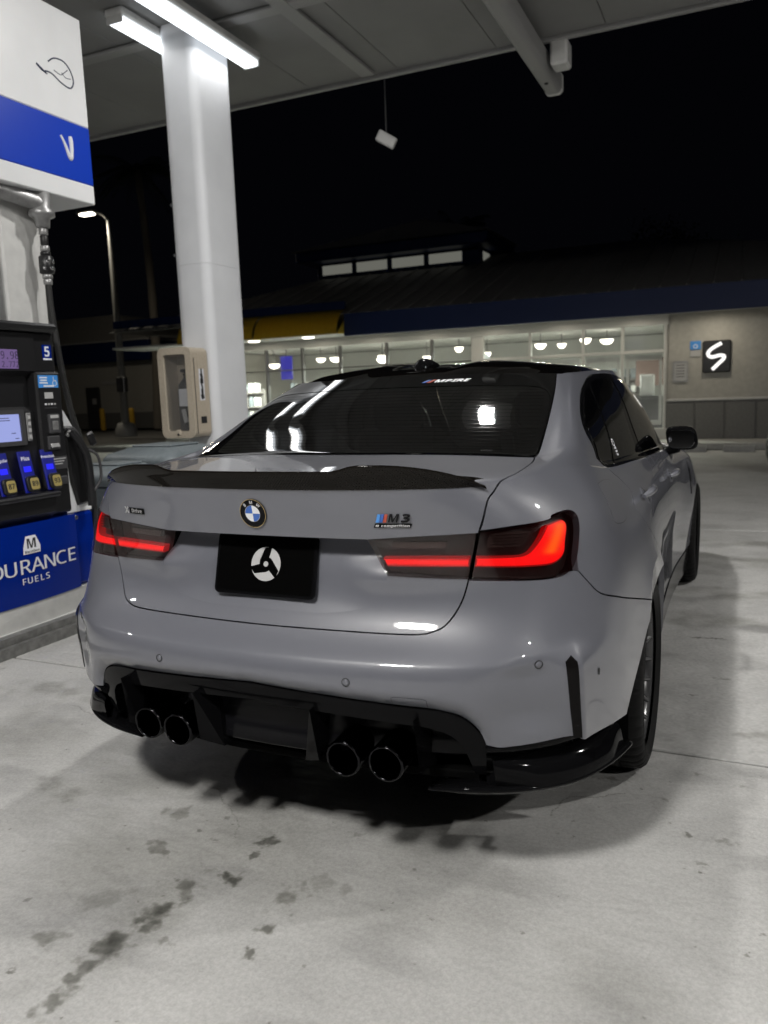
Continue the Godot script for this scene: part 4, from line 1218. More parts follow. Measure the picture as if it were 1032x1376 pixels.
	M.red_grad = rg
	# station
	M.pillar = grained(c3(0.70, 0.715, 0.74), c3(0.77, 0.785, 0.81), 0.01, 0.4, 3, 0.45)
	M.white_sign = grained(c3(0.74, 0.75, 0.76), c3(0.80, 0.81, 0.82), 0.008, 0.5, 5, 0.35)
	M.blue_sign = mat(c3(0.006, 0.045, 0.46), 0.3)
	M.blue_panel = mat(c3(0.001, 0.017, 0.21), 0.2)
	M.blue_panel.metallic_specular = 0.3
	M.off_white = grained(c3(0.50, 0.50, 0.49), c3(0.62, 0.62, 0.60), 0.02, 0.8, 9, 0.5)
	M.soffit = grained(c3(0.19, 0.19, 0.186), c3(0.24, 0.24, 0.235), 0.006, 0.3, 11, 0.6)
	M.canopy_trim = mat(c3(0.27, 0.27, 0.265), 0.5)
	M.trim_pale = mat(c3(0.50, 0.50, 0.49), 0.5)
	M.console = mat(c3(0.012, 0.012, 0.013), 0.35)
	M.console_grey = mat(c3(0.045, 0.045, 0.048), 0.45)
	M.galv = grained(c3(0.28, 0.28, 0.28), c3(0.45, 0.45, 0.45), 0.02, 3.0, 13, 0.4, 0.7)
	M.kerb = grained(c3(0.16, 0.16, 0.155), c3(0.30, 0.30, 0.29), 0.02, 1.5, 15, 0.45, 0.4, 0.3)
	M.lit_white = glow(Color(0.95, 0.975, 1.0), 2.2)
	M.lcd = glow(Color(0.50, 0.40, 0.62), 0.55)
	M.screen = glow(Color(0.62, 0.66, 0.90), 0.75)
	M.lcd_ink = mat(c3(0.02, 0.015, 0.04), 0.6)
	M.grade_blue = glow(Color(0.03, 0.10, 0.62), 0.35)
	M.grade_lit = glow(Color(0.12, 0.12, 0.95), 1.0)
	M.key_gold = coat(c3(0.36, 0.29, 0.10), 0.4)
	M.ink = mat(c3(0.012, 0.012, 0.014), 0.7)
	M.marker_blue = mat(c3(0.02, 0.03, 0.07), 0.7)
	M.hose = mat(c3(0.012, 0.012, 0.012), 0.45)
	M.beige = grained(c3(0.42, 0.36, 0.28), c3(0.52, 0.46, 0.37), 0.02, 4.0, 17, 0.55)
	M.bin = grained(c3(0.13, 0.155, 0.17), c3(0.19, 0.22, 0.235), 0.02, 2.0, 19, 0.5)
	var pane := StandardMaterial3D.new()
	pane.albedo_color = Color(0.6, 0.6, 0.6, 0.12)
	pane.transparency = BaseMaterial3D.TRANSPARENCY_ALPHA
	pane.roughness = 0.05
	M.pane = pane
	M.shop_wall = grained(c3(0.36, 0.35, 0.32), c3(0.43, 0.42, 0.385), 0.02, 0.6, 21, 0.8)
	M.wainscot = grained(c3(0.13, 0.13, 0.125), c3(0.18, 0.18, 0.175), 0.03, 1.2, 23, 0.8)
	M.fascia_blue = mat(c3(0.004, 0.016, 0.08), 0.55)
	M.roof_metal = grained(c3(0.22, 0.215, 0.205), c3(0.30, 0.29, 0.275), 0.02, 0.5, 25, 0.6)
	M.awning = grained(c3(0.42, 0.30, 0.02), c3(0.50, 0.36, 0.03), 0.02, 0.8, 27, 0.6)
	M.awning.backlight_enabled = true
	M.awning.backlight = Color(0.5, 0.38, 0.05)
	M.frame_grey = mat(c3(0.10, 0.10, 0.10), 0.5)
	M.frame_white = mat(c3(0.5, 0.5, 0.48), 0.5)
	M.shop_in = mat(c3(0.60, 0.61, 0.59), 0.8)
	M.shop_floor = mat(c3(0.35, 0.34, 0.32), 0.35)
	M.shelf = mat(c3(0.20, 0.19, 0.18), 0.7)
	M.pole = grained(c3(0.36, 0.36, 0.34), c3(0.46, 0.46, 0.44), 0.02, 0.8, 29, 0.5)
	M.yellow = mat(c3(0.50, 0.30, 0.02), 0.6)
	M.bark = grained(c3(0.20, 0.18, 0.15), c3(0.32, 0.29, 0.25), 0.03, 1.0, 31, 0.9)
	M.frond = mat(c3(0.035, 0.05, 0.02), 0.7)
	M.leaf = mat(c3(0.03, 0.05, 0.018), 0.7)
	M.asphalt = grained(c3(0.14, 0.14, 0.135), c3(0.24, 0.24, 0.23), 0.01, 0.25, 33, 0.75)

# ------------------------------------------------------------------ paving
func slab_material(x0: float, z0: float, x1: float, z1: float, px: int, stains: Array) -> StandardMaterial3D:
	var w := px
	var h := maxi(8, int(px * (z1 - z0) / (x1 - x0)))
	var k := w / (x1 - x0)
	var n1 := noise(0.9, 41, 4)
	var n2 := noise(4.5, 42, 4)
	var n3 := noise(55.0, 43, 2)
	var n4 := noise(1.6, 44, 4)
	var n5 := noise(160.0, 45, 1)
	var data := PackedByteArray()
	data.resize(w * h * 3)
	var rdata := PackedByteArray()
	rdata.resize(w * h)
	var soak := PackedFloat32Array()
	soak.resize(w * h)
	for s in stains:      # [x, z, half width, half length, darkness, seed]
		var r: float = maxf(s[2], s[3]) * 1.9
		var ns := noise(0.55, int(s[5]), 4)
		var fr: float = 1.1 / minf(s[2], s[3])
		for j in range(maxi(0, int((s[1] - r - z0) * k)), mini(h, int((s[1] + r - z0) * k))):
			for i in range(maxi(0, int((s[0] - r - x0) * k)), mini(w, int((s[0] + r - x0) * k))):
				var dx: float = x0 + i / k - s[0]
				var dz: float = z0 + j / k - s[1]
				var u: float = dx / s[2]
				var v: float = dz / s[3]
				var d := sqrt(u * u + v * v) + 1.15 * ns.get_noise_2d(dx * fr, dz * fr)
				var a: float = s[4] * (1.0 - smoothstep(0.15 if r < 0.3 else -0.3, 1.0, d)) * (1.2 if minf(s[2], s[3]) > 0.02 else 1.0)
				if a > 0.0: soak[j * w + i] = maxf(soak[j * w + i], a)
	for j in h:
		var z := z0 + j / k
		for i in w:
			var x := x0 + i / k
			var b := n1.get_noise_2d(x, z)
			var m := n2.get_noise_2d(x * 0.8, z * 0.8)
			var v := 0.43 + 0.075 * b + 0.035 * m + 0.055 * n3.get_noise_2d(x, z) + 0.05 * n5.get_noise_2d(x, z)
			var wear := smoothstep(0.12, 0.5, n4.get_noise_2d(x * 0.8 + 31.0, z * 1.6))
			v *= 1.0 - 0.16 * wear
			var s := soak[j * w + i] * (0.9 + 0.25 * n2.get_noise_2d(x * 5.0 + 9.0, z * 5.0))
			v *= 1.0 - 1.12 * s
			v = clampf(v, 0.02, 0.6)
			var q := (j * w + i) * 3
			data[q] = int(255.0 * pow(v, 0.4545))
			data[q + 1] = int(255.0 * pow(v * 0.992, 0.4545))
			data[q + 2] = int(255.0 * pow(v * (0.965 - 0.12 * s), 0.4545))
			rdata[j * w + i] = int(255.0 * clampf(0.62 + 0.14 * m - 0.16 * s - 0.1 * wear, 0.3, 0.95))
	var m := mat(Color.WHITE, 1.0)
	m.albedo_texture = ImageTexture.create_from_image(Image.create_from_data(w, h, false, Image.FORMAT_RGB8, data))
	m.roughness_texture = ImageTexture.create_from_image(Image.create_from_data(w, h, false, Image.FORMAT_L8, rdata))
	return m

func slab_mesh(x0: float, z0: float, x1: float, z1: float) -> ArrayMesh:
	var st := SurfaceTool.new()
	st.begin(Mesh.PRIMITIVE_TRIANGLES)
	st.set_smooth_group(-1)
	var b := 0.004
	var up := [Vector3(x0 + b, 0, z0 + b), Vector3(x1 - b, 0, z0 + b), Vector3(x1 - b, 0, z1 - b), Vector3(x0 + b, 0, z1 - b)]
	var mid := [Vector3(x0, -b, z0), Vector3(x1, -b, z0), Vector3(x1, -b, z1), Vector3(x0, -b, z1)]
	var low := [Vector3(x0, -0.1, z0), Vector3(x1, -0.1, z0), Vector3(x1, -0.1, z1), Vector3(x0, -0.1, z1)]
	var add = func(v: Vector3):
		st.set_uv(Vector2((v.x - x0) / (x1 - x0), (v.z - z0) / (z1 - z0)))
		st.add_vertex(v)
	for t in [0, 1, 2, 0, 2, 3]: add.call(up[t])
	for i in 4:
		var j := (i + 1) % 4
		for r in [[up, mid], [mid, low]]:
			for v in [r[0][i], r[1][j], r[0][j], r[0][i], r[1][i], r[1][j]]: add.call(v)
	st.generate_normals()
	st.generate_tangents()
	return st.commit()

func make_paving():
	var ground := structure("ground", slab_mesh(-120, -130, 90, 60), M.asphalt, at(0, -0.115, 0))
	var root := Node3D.new()
	root.name = "forecourt"
	add_child(root)
	root.set_meta("kind", "structure")
	var nt := noise_normal(0.08, 51, 5.0, 512, 5)
	var zs := [8.0, 2.4, -0.1, -4.9, -9.9, -14.2]
	var xs := [-22.0, -16.0, -10.5, -7.2, -2.6, 2.35, 7.3, 12.3, 18.0]
	# oil spots and wet trails, where the photograph has them: x, z, half length, half width, angle, darkness, seed
	var st := [[-0.068, 0.927, 0.05, 0.035, 0.62, 1], [-0.056, 1.006, 0.026, 0.026, 0.55, 2], [-0.054, 1.122, 0.052, 0.036, 0.62, 3], [0.135, 1.13, 0.055, 0.085, 0.40, 4], [0.146, 1.263, 0.03, 0.032, 0.5, 5], [0.164, 1.358, 0.022, 0.027, 0.5, 6], [-0.068, 1.401, 0.03, 0.02, 0.4, 7], [-0.375, 1.087, 0.075, 0.045, 0.42, 8],
		[-0.151, 1.196, 0.05, 0.075, 0.48, 9], [-0.154, 1.317, 0.055, 0.10, 0.6, 10], [-0.183, 1.437, 0.055, 0.11, 0.6, 11], [-0.192, 1.553, 0.04, 0.09, 0.5, 12], [-0.175, 1.648, 0.035, 0.07, 0.45, 13], [-0.349, 1.508, 0.055, 0.045, 0.36, 14], [-0.37, 1.334, 0.12, 0.08, 0.24, 15], [-0.441, 0.882, 0.07, 0.055, 0.36, 16], [-0.27, 0.86, 0.02, 0.015, 0.5, 17], [0.169, 0.793, 0.04, 0.02, 0.32, 18],
		[0.207, 1.057, 0.10, 0.06, 0.26, 19], [1.2, 0.444, 0.035, 0.02, 0.3, 20], [1.145, 0.584, 0.022, 0.013, 0.32, 21], [-0.1, 0.75, 0.75, 0.62, 0.20, 22], [-0.45, 1.1, 0.45, 0.34, 0.20, 23], [0.10, 1.05, 0.35, 0.25, 0.13, 51], [-0.22, 1.35, 0.16, 0.40, 0.18, 52], [0.55, 1.0, 0.5, 0.28, 0.10, 53], [-0.75, 0.7, 0.5, 0.3, 0.16, 54], [-1.35, 0.55, 0.5, 0.28, 0.2, 24], [-1.75, 0.2, 0.35, 0.12, 0.25, 25], [-0.9, 0.9, 0.22, 0.10, 0.28, 26], [0.4, 0.9, 0.012, 0.012, 0.5, 27], [0.75, 1.05, 0.010, 0.008, 0.5, 28], [0.3, 1.35, 0.008, 0.010, 0.4, 29], [-0.30, 0.95, 0.015, 0.012, 0.5, 30], [-0.22, 0.98, 0.022, 0.014, 0.45, 41], [0.83, 0.17, 0.06, 0.02, 0.4, 42], [-0.13, 0.74, 0.03, 0.02, 0.5, 43], [0.95, 1.2, 0.3, 0.22, 0.10, 44]]
	var rng := RandomNumberGenerator.new()
	rng.seed = 91
	for k in 240:      # gum and grit
		var r := rng.randf_range(0.003, 0.010) * (1.0 if rng.randf() < 0.85 else 2.0)
		st.append([rng.randf_range(-2.4, 2.2), rng.randf_range(-0.05, 2.2), r, r * rng.randf_range(0.6, 1.2), rng.randf_range(0.25, 0.6), 100 + k])
	for c in [[-0.42, 0.70, 0.9, 0.36], [0.9, 0.25, 2.3, 0.35], [-1.5, 0.3, 0.2, 0.6]]:      # hairline cracks
		var q := Vector2(c[0], c[1])
		var dir: float = c[2]
		for k in int(c[3] / 0.008):
			dir += rng.randf_range(-0.35, 0.35)
			dir = lerpf(dir, c[2], 0.15)
			q += Vector2(cos(dir), sin(dir)) * 0.008
			st.append([q.x, q.y, 0.0045, 0.0045, 0.5, 400 + k])
	var st2 := [[1.02, -1.55, 0.05, 0.018, 0.6, 31], [1.12, -1.56, 0.08, 0.016, 0.6, 32], [1.1, -1.9, 0.35, 0.22, 0.26, 33], [1.2, -2.55, 0.5, 0.2, 0.24, 34], [1.16, -0.95, 0.05, 0.012, 0.5, 35], [1.3, -3.6, 0.9, 0.25, 0.3, 36], [1.5, -4.3, 1.2, 0.2, 0.3, 37], [1.05, -0.7, 0.02, 0.012, 0.5, 38], [0.0, -2.0, 1.3, 0.9, 0.3, 39], [-1.6, -1.5, 0.5, 0.5, 0.25, 40], [1.3, -0.35, 0.25, 0.06, 0.25, 45]]
	var shared := [null, null, null, null]
	for r in range(zs.size() - 1):
		for c in range(xs.size() - 1):
			var x0: float = xs[c]
			var x1: float = xs[c + 1]
			var z1: float = zs[r]
			var z0: float = zs[r + 1]
			var near := c >= 3 and c <= 5 and r <= 2
			var m: StandardMaterial3D
			if near:
				m = slab_material(x0, z0, x1, z1, 1700 if (r == 1 and c == 4) else (256 if r == 0 else 512), st if r == 1 else (st2 if r == 2 else []))
				m.normal_enabled = true
				m.normal_texture = nt
				m.normal_scale = 0.12
			else:
				var q := (r * 5 + c * 3) % 4
				if shared[q] == null: shared[q] = slab_material(40.0 * q, 50.0, 40.0 * q + 5.0, 55.0, 300, [])
				m = shared[q]
			put("slab", slab_mesh(x0 + 0.008, z0 + 0.008, x1 - 0.008, z1 - 0.008), m, root)

# ------------------------------------------------------------------ canopy and what carries it
func area_light(called: String, p: Vector3, size: Vector2, energy: float, col: Color, parent: Node, down := true):
	var l := AreaLight3D.new()
	l.name = called
	l.area_size = size
	l.light_energy = energy
	l.light_color = col
	l.area_range = 30.0
	l.shadow_enabled = true
	parent.add_child(l, true)
	l.position = p
	if down: l.rotation.x = -PI / 2
	return l

func square_light(x: float, z: float, e: float, label: String, near := false, size := 0.17):
	var o := thing("canopy_light", label, "light fixture", Vector3(x, 4.5, z), 0, "square lights recessed in the canopy")
	put("housing", frame2(rrect(maxf(0.62, size + 0.2), maxf(0.62, size + 0.2), 0.05), rrect(size + 0.03, size + 0.03, 0.05), -0.02, 0.02), M.trim_pale, o, Transform3D(Basis(Vector3.RIGHT, PI / 2), Vector3(0, -0.022, 0)))
	put("led_lens", prism(rrect(size + 0.03, size + 0.03, 0.05), 0.0, 0.10, 0.01), M.lit_white, o, Transform3D(Basis(Vector3.RIGHT, PI / 2), Vector3(0, -0.002, 0)))
	area_light("lamp", Vector3(0, -0.115, 0), Vector2(size, size), e * 0.84, Color(1.0, 0.99, 0.975), o)
	if near:      # the dropped lens throws light sideways too
		for k in 4:
			var l: AreaLight3D = area_light("side_lamp", Vector3(0, -0.06, 0) + Basis(Vector3.UP, k * PI / 2) * Vector3(0, 0, size / 2 + 0.03), Vector2(size, 0.07), e * 0.16, Color(1.0, 0.99, 0.975), o, false)
			l.rotation.y = k * PI / 2 + PI

func make_canopy():
	var c := thing("canopy", "flat grey canopy roof with pale trim strips over the pumps", "canopy", Vector3(0, 4.5, 0))
	var x := -12.0
	while x < 9.0:      # pans of the ceiling, each with its own edges
		put("ceiling_panel", bev_box(0.996, 0.03, 14.8, 0.004), M.soffit, c, at(x + 0.5, 0.017, 2.42))
		x += 1.0
	put("deck", bev_box(21.2, 0.7, 15.0, 0.02), M.off_white, c, at(-1.5, 0.39, 2.42))
	put("edge_trim", bev_box(21.3, 0.10, 0.06, 0.01), M.canopy_trim, c, at(-1.5, 0.02, -5.02))
	for bx in [-2.3, 2.9, -7.6]:
		put("trim_strip", bev_box(0.15, 0.035, 14.6, 0.008), M.canopy_trim, c, at(bx, -0.018, 2.4))
	for bz in [-3.30, 1.9]:
		put("trim_strip", bev_box(20.8, 0.03, 0.13, 0.008), M.canopy_trim, c, at(-1.5, -0.052 + 0.034, bz))
	# square beam that runs out past the edge, with its small bracket box
	var b := thing("canopy_beam", "long pale round-ended beam running out past the canopy edge", "beam", Vector3(-0.63, 4.36, 0))
	var beam := prism(rrect(0.17, 0.20, 0.05), -5.72, -2.9, 0.0)
	put("beam_tube", beam, M.canopy_trim, b)
	put("end_cap", prism(rrect(0.18, 0.21, 0.05), -5.78, -5.72, 0.012), M.off_white, b)
	put("bracket_box", bev_box(0.16, 0.22, 0.22, 0.02), M.off_white, b, at(0.20, 0.02, -5.12))
	put("bolt", lathe(PackedVector2Array([Vector2(0, 0.01), Vector2(0.018, 0.01), Vector2(0.02, 0)]), 10, Transform3D(Basis(Vector3.RIGHT, PI), Vector3.ZERO)), M.ink, b, at(0, -0.1, -5.4))
	for hz in [-4.2, -3.2]: put("hanger", bev_box(0.05, 0.08, 0.05, 0.008), M.canopy_trim, b, at(0, 0.125, hz))
	# hanging box on its rod
	var h := thing("hanging_box", "small pale box hanging on a thin rod from the canopy edge", "box", Vector3(-2.2, 4.5, -5.07))
	put("rod", tube(PackedVector3Array([Vector3(0, 0, 0), Vector3(0, -0.53, 0)]), 0.008, 8), M.console_grey, h)
	put("box", bev_box(0.20, 0.11, 0.14, 0.012), M.off_white, h, Transform3D(Basis(Vector3(0, 0, 1), -0.55) * Basis(Vector3.UP, 0.4), Vector3(0.0, -0.60, 0)))
	square_light(-0.42, -1.9, 9.0, "square white light in the canopy above the grey car")
	square_light(-0.25, 4.2, 25.0, "square white light in the canopy behind the grey car", true, 0.6)
	square_light(-6.9, 3.4, 6.0, "square white light in the canopy beyond the fuel pump")
	square_light(-6.9, -1.9, 5.0, "square white light in the canopy past the white pillar")
	square_light(5.6, 4.2, 16.0, "square white light in the canopy over the next lane, behind the car")
	square_light(5.6, -1.9, 18.0, "square white light in the canopy over the next lane, beside the car", true)

func make_pillar():
	var p := thing("canopy_pillar", "white square steel pillar with rounded corners under the canopy", "pillar", Vector3(-3.28, 0, -3.39))
	for seg in [[0.10, 2.52], [2.5215, 4.5]]:
		put("cladding", prism(rrect(0.37, 0.555, 0.085, 10), seg[0], seg[1], 0.001, Transform3D(Basis(Vector3.RIGHT, -PI / 2), Vector3.ZERO)), M.pillar, p)
	put("collar", prism(rrect(0.40, 0.585, 0.095, 10), 0.06, 0.26, 0.01, Transform3D(Basis(Vector3.RIGHT, -PI / 2), Vector3.ZERO)), M.off_white, p)
	for y in [3.05, 2.62]: put("screw", lathe(PackedVector2Array([Vector2(0, 0.006), Vector2(0.012, 0.005), Vector2(0.014, 0)]), 10, Transform3D(Basis(Vector3(0, 0, 1), PI / 2), Vector3.ZERO)), M.galv, p, at(-0.186, y, 0.24))
	# light bars on both sides of the pillar
	for sx in [1, -1]:
		var ln := 1.46 if sx > 0 else 1.0
		var o := thing("light_bar", "long bright white light bar on the white pillar, facing the car" if sx > 0 else "white light bar on the pillar's far side", "light fixture", Vector3(-2.95, 4.32, -3.04) if sx > 0 else Vector3(-3.54, 4.41, -3.2))
		put("housing", bev_box(0.19, 0.07, ln + 0.05, 0.015), M.off_white, o, at(0, 0.062, 0))
		put("led_tube", prism(rrect(0.15, 0.05, 0.022), -ln / 2, ln / 2, 0.004), M.lit_white, o)
		for z in [-ln / 2 - 0.01, ln / 2 + 0.01]: put("end_cap", bev_box(0.165, 0.06, 0.02, 0.006), M.off_white, o, at(0, 0.004, z))
		put("arm", bev_box(0.16, 0.03, 0.08, 0.005), M.trim_pale, o, at(-0.09 * sx, 0.085, -0.3))
		area_light("lamp", Vector3(0, -0.032, 0), Vector2(0.14, ln - 0.05), 0.32 * ln / 1.46, Color(1.0, 0.99, 0.975), o)
	# extinguisher cabinet on the side that faces the camera
	var c := thing("extinguisher_cabinet", "beige plastic fire extinguisher cabinet with clear front on the white pillar", "cabinet", Vector3(-3.325, 1.40, -3.09))
	put("body", frame2(rrect(0.355, 0.78, 0.05), rrect(0.275, 0.69, 0.03), 0.0, 0.21), M.beige, c)
	put("back", prism(rrect(0.345, 0.77, 0.05), -0.01, 0.02, 0.004), M.beige, c)
	put("door_frame", frame2(rrect(0.36, 0.785, 0.055), rrect(0.235, 0.665, 0.02), 0.212, 0.235), M.beige, c)
	put("clear_front", prism(rrect(0.25, 0.68, 0.02), 0.215, 0.219), M.pane, c)
	put("latch", bev_box(0.05, 0.05, 0.02, 0.008), M.beige, c, at(0, -0.345, 0.235))
	put("lock", lathe(PackedVector2Array([Vector2(0, 0.004), Vector2(0.010, 0.004), Vector2(0.011, 0)]), 12, Transform3D(Basis(Vector3.RIGHT, PI / 2), Vector3.ZERO)), M.ink, c, at(0, -0.36, 0.246))
	put("side_label", bev_box(0.002, 0.30, 0.07, 0.0005), M.sticker_white, c, at(0.179, 0.08, 0.10))
	for k in 6: put("print_mark", bev_box(0.0015, 0.045, 0.02 + 0.012 * (k % 3), 0.0004), M.ink, c, Transform3D(Basis(Vector3.RIGHT, 0.3 * (k % 2)), Vector3(0.1805, 0.19 - k * 0.045, 0.10)))
	put("side_grip", bev_box(0.004, 0.13, 0.10, 0.001), M.beige, c, at(0.1795, 0.27, 0.10))
	put("side_label", bev_box(0.002, 0.06, 0.08, 0.0005), M.ink, c, at(0.1795, -0.24, 0.10))
	put("hinge_slot", bev_box(0.003, 0.66, 0.008, 0.0005), M.ink, c, at(0.1785, -0.03, 0.195))
	var e := thing("fire_extinguisher", "dark fire extinguisher with pale label standing inside the beige cabinet", "extinguisher", Vector3(-3.31, 1.06, -2.99))
	put("cylinder", lathe(PackedVector2Array([Vector2(0, 0), Vector2(0.07, 0.0), Vector2(0.078, 0.015), Vector2(0.08, 0.35), Vector2(0.07, 0.42), Vector2(0.035, 0.46), Vector2(0.022, 0.48), Vector2(0.022, 0.52), Vector2(0, 0.52)]), 28), M.console_grey, e)
	put("label", prism(rrect(0.10, 0.15, 0.005), 0.0, 0.003), M.sticker_white, e, at(0.02, 0.30, 0.077))
	put("instruction_tag", prism(rrect(0.045, 0.12, 0.005), 0.0, 0.003), M.pale, e, Transform3D(Basis(Vector3(0, 0, 1), 0.2), Vector3(0.02, 0.14, 0.079)))
	put("handle", bev_box(0.03, 0.03, 0.12, 0.008), M.console, e, at(0, 0.535, 0.01))
	put("hose", tube(smooth3(PackedVector3Array([Vector3(0, 0.50, 0.03), Vector3(0.06, 0.47, 0.075), Vector3(0.085, 0.30, 0.06), Vector3(0.08, 0.12, 0.06)])), 0.012, 8), M.rubber, e)
	put("wall_hook", bev_box(0.05, 0.05, 0.09, 0.005), M.galv, e, at(0, 0.44, -0.075))
	put("foot_bracket", bev_box(0.14, 0.02, 0.16, 0.004), M.galv, e, at(0, -0.011, -0.02))

func make_island():
	var i := thing("pump_island", "raised concrete pump island with steel kerb and rounded ends", "island", Vector3(-3.12, 0, -1.2))
	var st_ := Transform3D(Basis(Vector3.RIGHT, -PI / 2), Vector3.ZERO)
	put("core", prism(rrect(1.44, 7.4, 0.6, 8), -0.05, 0.088, 0.006, st_), M.off_white, i)
	put("steel_kerb", frame2(rrect(1.60, 7.56, 0.68, 8), rrect(1.42, 7.38, 0.59, 8), -0.03, 0.06), M.kerb, i, st_)
	put("kerb_lip", frame2(rrect(1.535, 7.495, 0.65, 8), rrect(1.42, 7.38, 0.59, 8), 0.0615, 0.102), M.kerb, i, st_)

# ------------------------------------------------------------------ fuel pump: local x runs along the island, z towards the car
func make_pump():
	var p := thing("fuel_dispenser", "white and blue fuel dispenser with black console beside the grey car", "fuel pump", Vector3(-2.5, 0.06, 0), PI / 2)
	var L := -0.10      # left end, right end along local x
	var R := 0.80
	var bulge = func(x: float) -> float: return 0.045 * (1.0 - pow((x - 0.35) / 0.5, 2.0))
	# lower cabinet in three bands, gently bowed
	var band = func(y0: float, y1: float, off: float, x0: float, x1: float) -> ArrayMesh:
		var o := PackedVector2Array()
		for k in 17:
			var x := lerpf(x0, x1, k / 16.0)
			o.append(Vector2(x, -(bulge.call(x) + off)))
		o.append(Vector2(x1 - 0.0, 0.55))
		o.append(Vector2(x0 + 0.0, 0.55))
		return prism(o, y0, y1, 0.003, Transform3D(Basis(Vector3.RIGHT, -PI / 2), Vector3.ZERO))
	put("base_skirt", band.call(0.02, 0.158, -0.012, L, R + 0.02), M.off_white, p)
	put("lower_door", band.call(0.160, 0.615, -0.006, L, R - 0.022), M.blue_panel, p)
	put("side_post", bev_box(0.18, 0.455, 0.5, 0.02), M.blue_panel, p, at(R + 0.072, 0.387, -0.27))
	put("base_skirt", bev_box(0.15, 0.138, 0.5, 0.01), M.off_white, p, at(R + 0.097, 0.089, -0.275))
	put("bolt", lathe(PackedVector2Array([Vector2(0.004, 0.003), Vector2(0.010, 0.004), Vector2(0.014, 0)]), 14, Transform3D(Basis(Vector3.RIGHT, PI / 2), Vector3.ZERO)), M.steel, p, at(0.812, 0.585, -0.018))
	# company mark and words on the blue door
	var zf = func(x: float) -> float: return bulge.call(x) - 0.006
	var mk := put("company_mark", prism(PackedVector2Array([Vector2(-0.038, 0.052), Vector2(0.030, 0.052), Vector2(0.060, -0.012), Vector2(0.056, -0.050), Vector2(-0.062, -0.050), Vector2(-0.060, -0.012)]), 0.0, 0.003, 0.001), M.sticker_white, p, Transform3D(Basis(Vector3.UP, 0.0), Vector3(0.408, 0.494, zf.call(0.408) + 0.001)))
	text("letter", "M", 0.056, M.ink, mk, at(-0.002, 0.008, 0.003), 0.001, true, "Droid Sans", 0.0, 1.1)
	text("lettering", "Marathon", 0.016, M.ink, mk, at(-0.002, -0.038, 0.003), 0.001, true, "Droid Sans", 0.0, 1.0)
	var word := "ENDURANCE"
	var lx := [-0.04, 0.028, 0.098, 0.212 - 0.04, 0.30 - 0.02, 0.40 - 0.02, 0.505 - 0.03, 0.595 - 0.03, 0.66]
	var x0 := -0.02
	for k in word.length():
		var x: float = x0 + k * 0.0915
		text("letter", word[k], 0.082, M.sticker_white, p, Transform3D(Basis(Vector3.UP, 0.18 * (x - 0.35)), Vector3(x, 0.375, zf.call(x) + 0.002)), 0.002, false, "Droid Sans", 0.0, 1.35)
	for k in 5:
		var x: float = 0.332 + k * 0.043
		text("letter", "FUELS"[k], 0.036, M.sticker_white, p, at(x, 0.292, zf.call(x) + 0.0015), 0.002, false, "Droid Sans", 0.0, 1.25)
	# black console
	put("console", prism(PackedVector2Array([Vector2(0, 0.617), Vector2(0.055, 0.66), Vector2(0.06, 0.75), Vector2(-0.005, 0.80), Vector2(-0.02, 1.24), Vector2(-0.05, 1.27), Vector2(-0.05, 1.44), Vector2(0.0, 1.47), Vector2(0.0, 1.68), Vector2(-0.02, 1.705), Vector2(-0.5, 1.705), Vector2(-0.5, 0.617)]), -0.10, 0.60, 0.006, Transform3D(Basis(Vector3(0, 0, -1), Vector3.UP, Vector3(1, 0, 0)) * Basis(Vector3(-1, 0, 0), Vector3.UP, Vector3(0, 0, 1)), Vector3.ZERO)), M.console, p)
	var tower := put("card_tower", bev_box(0.185, 0.83, 0.45, 0.012), M.console, p, at(0.662, 1.05, -0.205))
	put("console_side", bev_box(0.16, 0.24, 0.45, 0.012), M.console, p, at(0.677, 1.58, -0.235))
	put("top_lip", bev_box(0.90, 0.05, 0.52, 0.015), M.console, p, at(0.30, 1.715, -0.22))
	# amount display
	var lcd := put("amount_display", bev_box(0.34, 0.105, 0.006, 0.002), M.lcd, p, at(0.305, 1.534, 0.003))
	text("digits", "9.98", 0.042, M.lcd_ink, lcd, at(0.115, 0.020, 0.003), 0.001, false, "Droid Sans Mono", 0.0, 0.9)
	text("digits", "2.772", 0.032, M.lcd_ink, lcd, at(0.115, -0.030, 0.003), 0.001, false, "Droid Sans Mono", 0.0, 0.9)
	var five := put("pump_number", bev_box(0.066, 0.088, 0.003, 0.001), M.blue_panel, p, at(0.695, 1.578, -0.0085))
	text("digit", "5", 0.058, M.sticker_white, five, at(0, 0.004, 0.0018), 0.001)
	put("underline", bev_box(0.064, 0.010, 0.001, 0.0003), M.sticker_white, five, at(0, -0.038, 0.0022))
	# things on the card tower
	var ada := put("access_sticker", bev_box(0.145, 0.072, 0.003, 0.001), M.badge_light, p, at(0.656, 1.41, 0.022))
	for k in 3: put("print_line", bev_box([0.055, 0.048, 0.06][k], 0.008, 0.001, 0.0002), M.sticker_white, ada, at(-0.035, 0.022 - k * 0.015, 0.002))
	put("print_line", bev_box(0.075, 0.010, 0.001, 0.0002), M.sticker_white, ada, at(0.0, -0.026, 0.002))
	put("wheelchair_mark", frame2(circle2(0.016, 20, Vector2(0.045, -0.010)), circle2(0.0125, 20, Vector2(0.045, -0.010)), 0.001, 0.0022), M.sticker_white, ada)
	put("wheelchair_mark", tube(PackedVector3Array([Vector3(0.037, 0.028, 0.0022), Vector3(0.039, 0.008, 0.0022), Vector3(0.054, 0.006, 0.0022), Vector3(0.062, -0.016, 0.0022)]), 0.0022, 6), M.sticker_white, ada)
	put("green_sticker", bev_box(0.062, 0.036, 0.003, 0.001), M.pale, p, at(0.652, 1.33, 0.022))
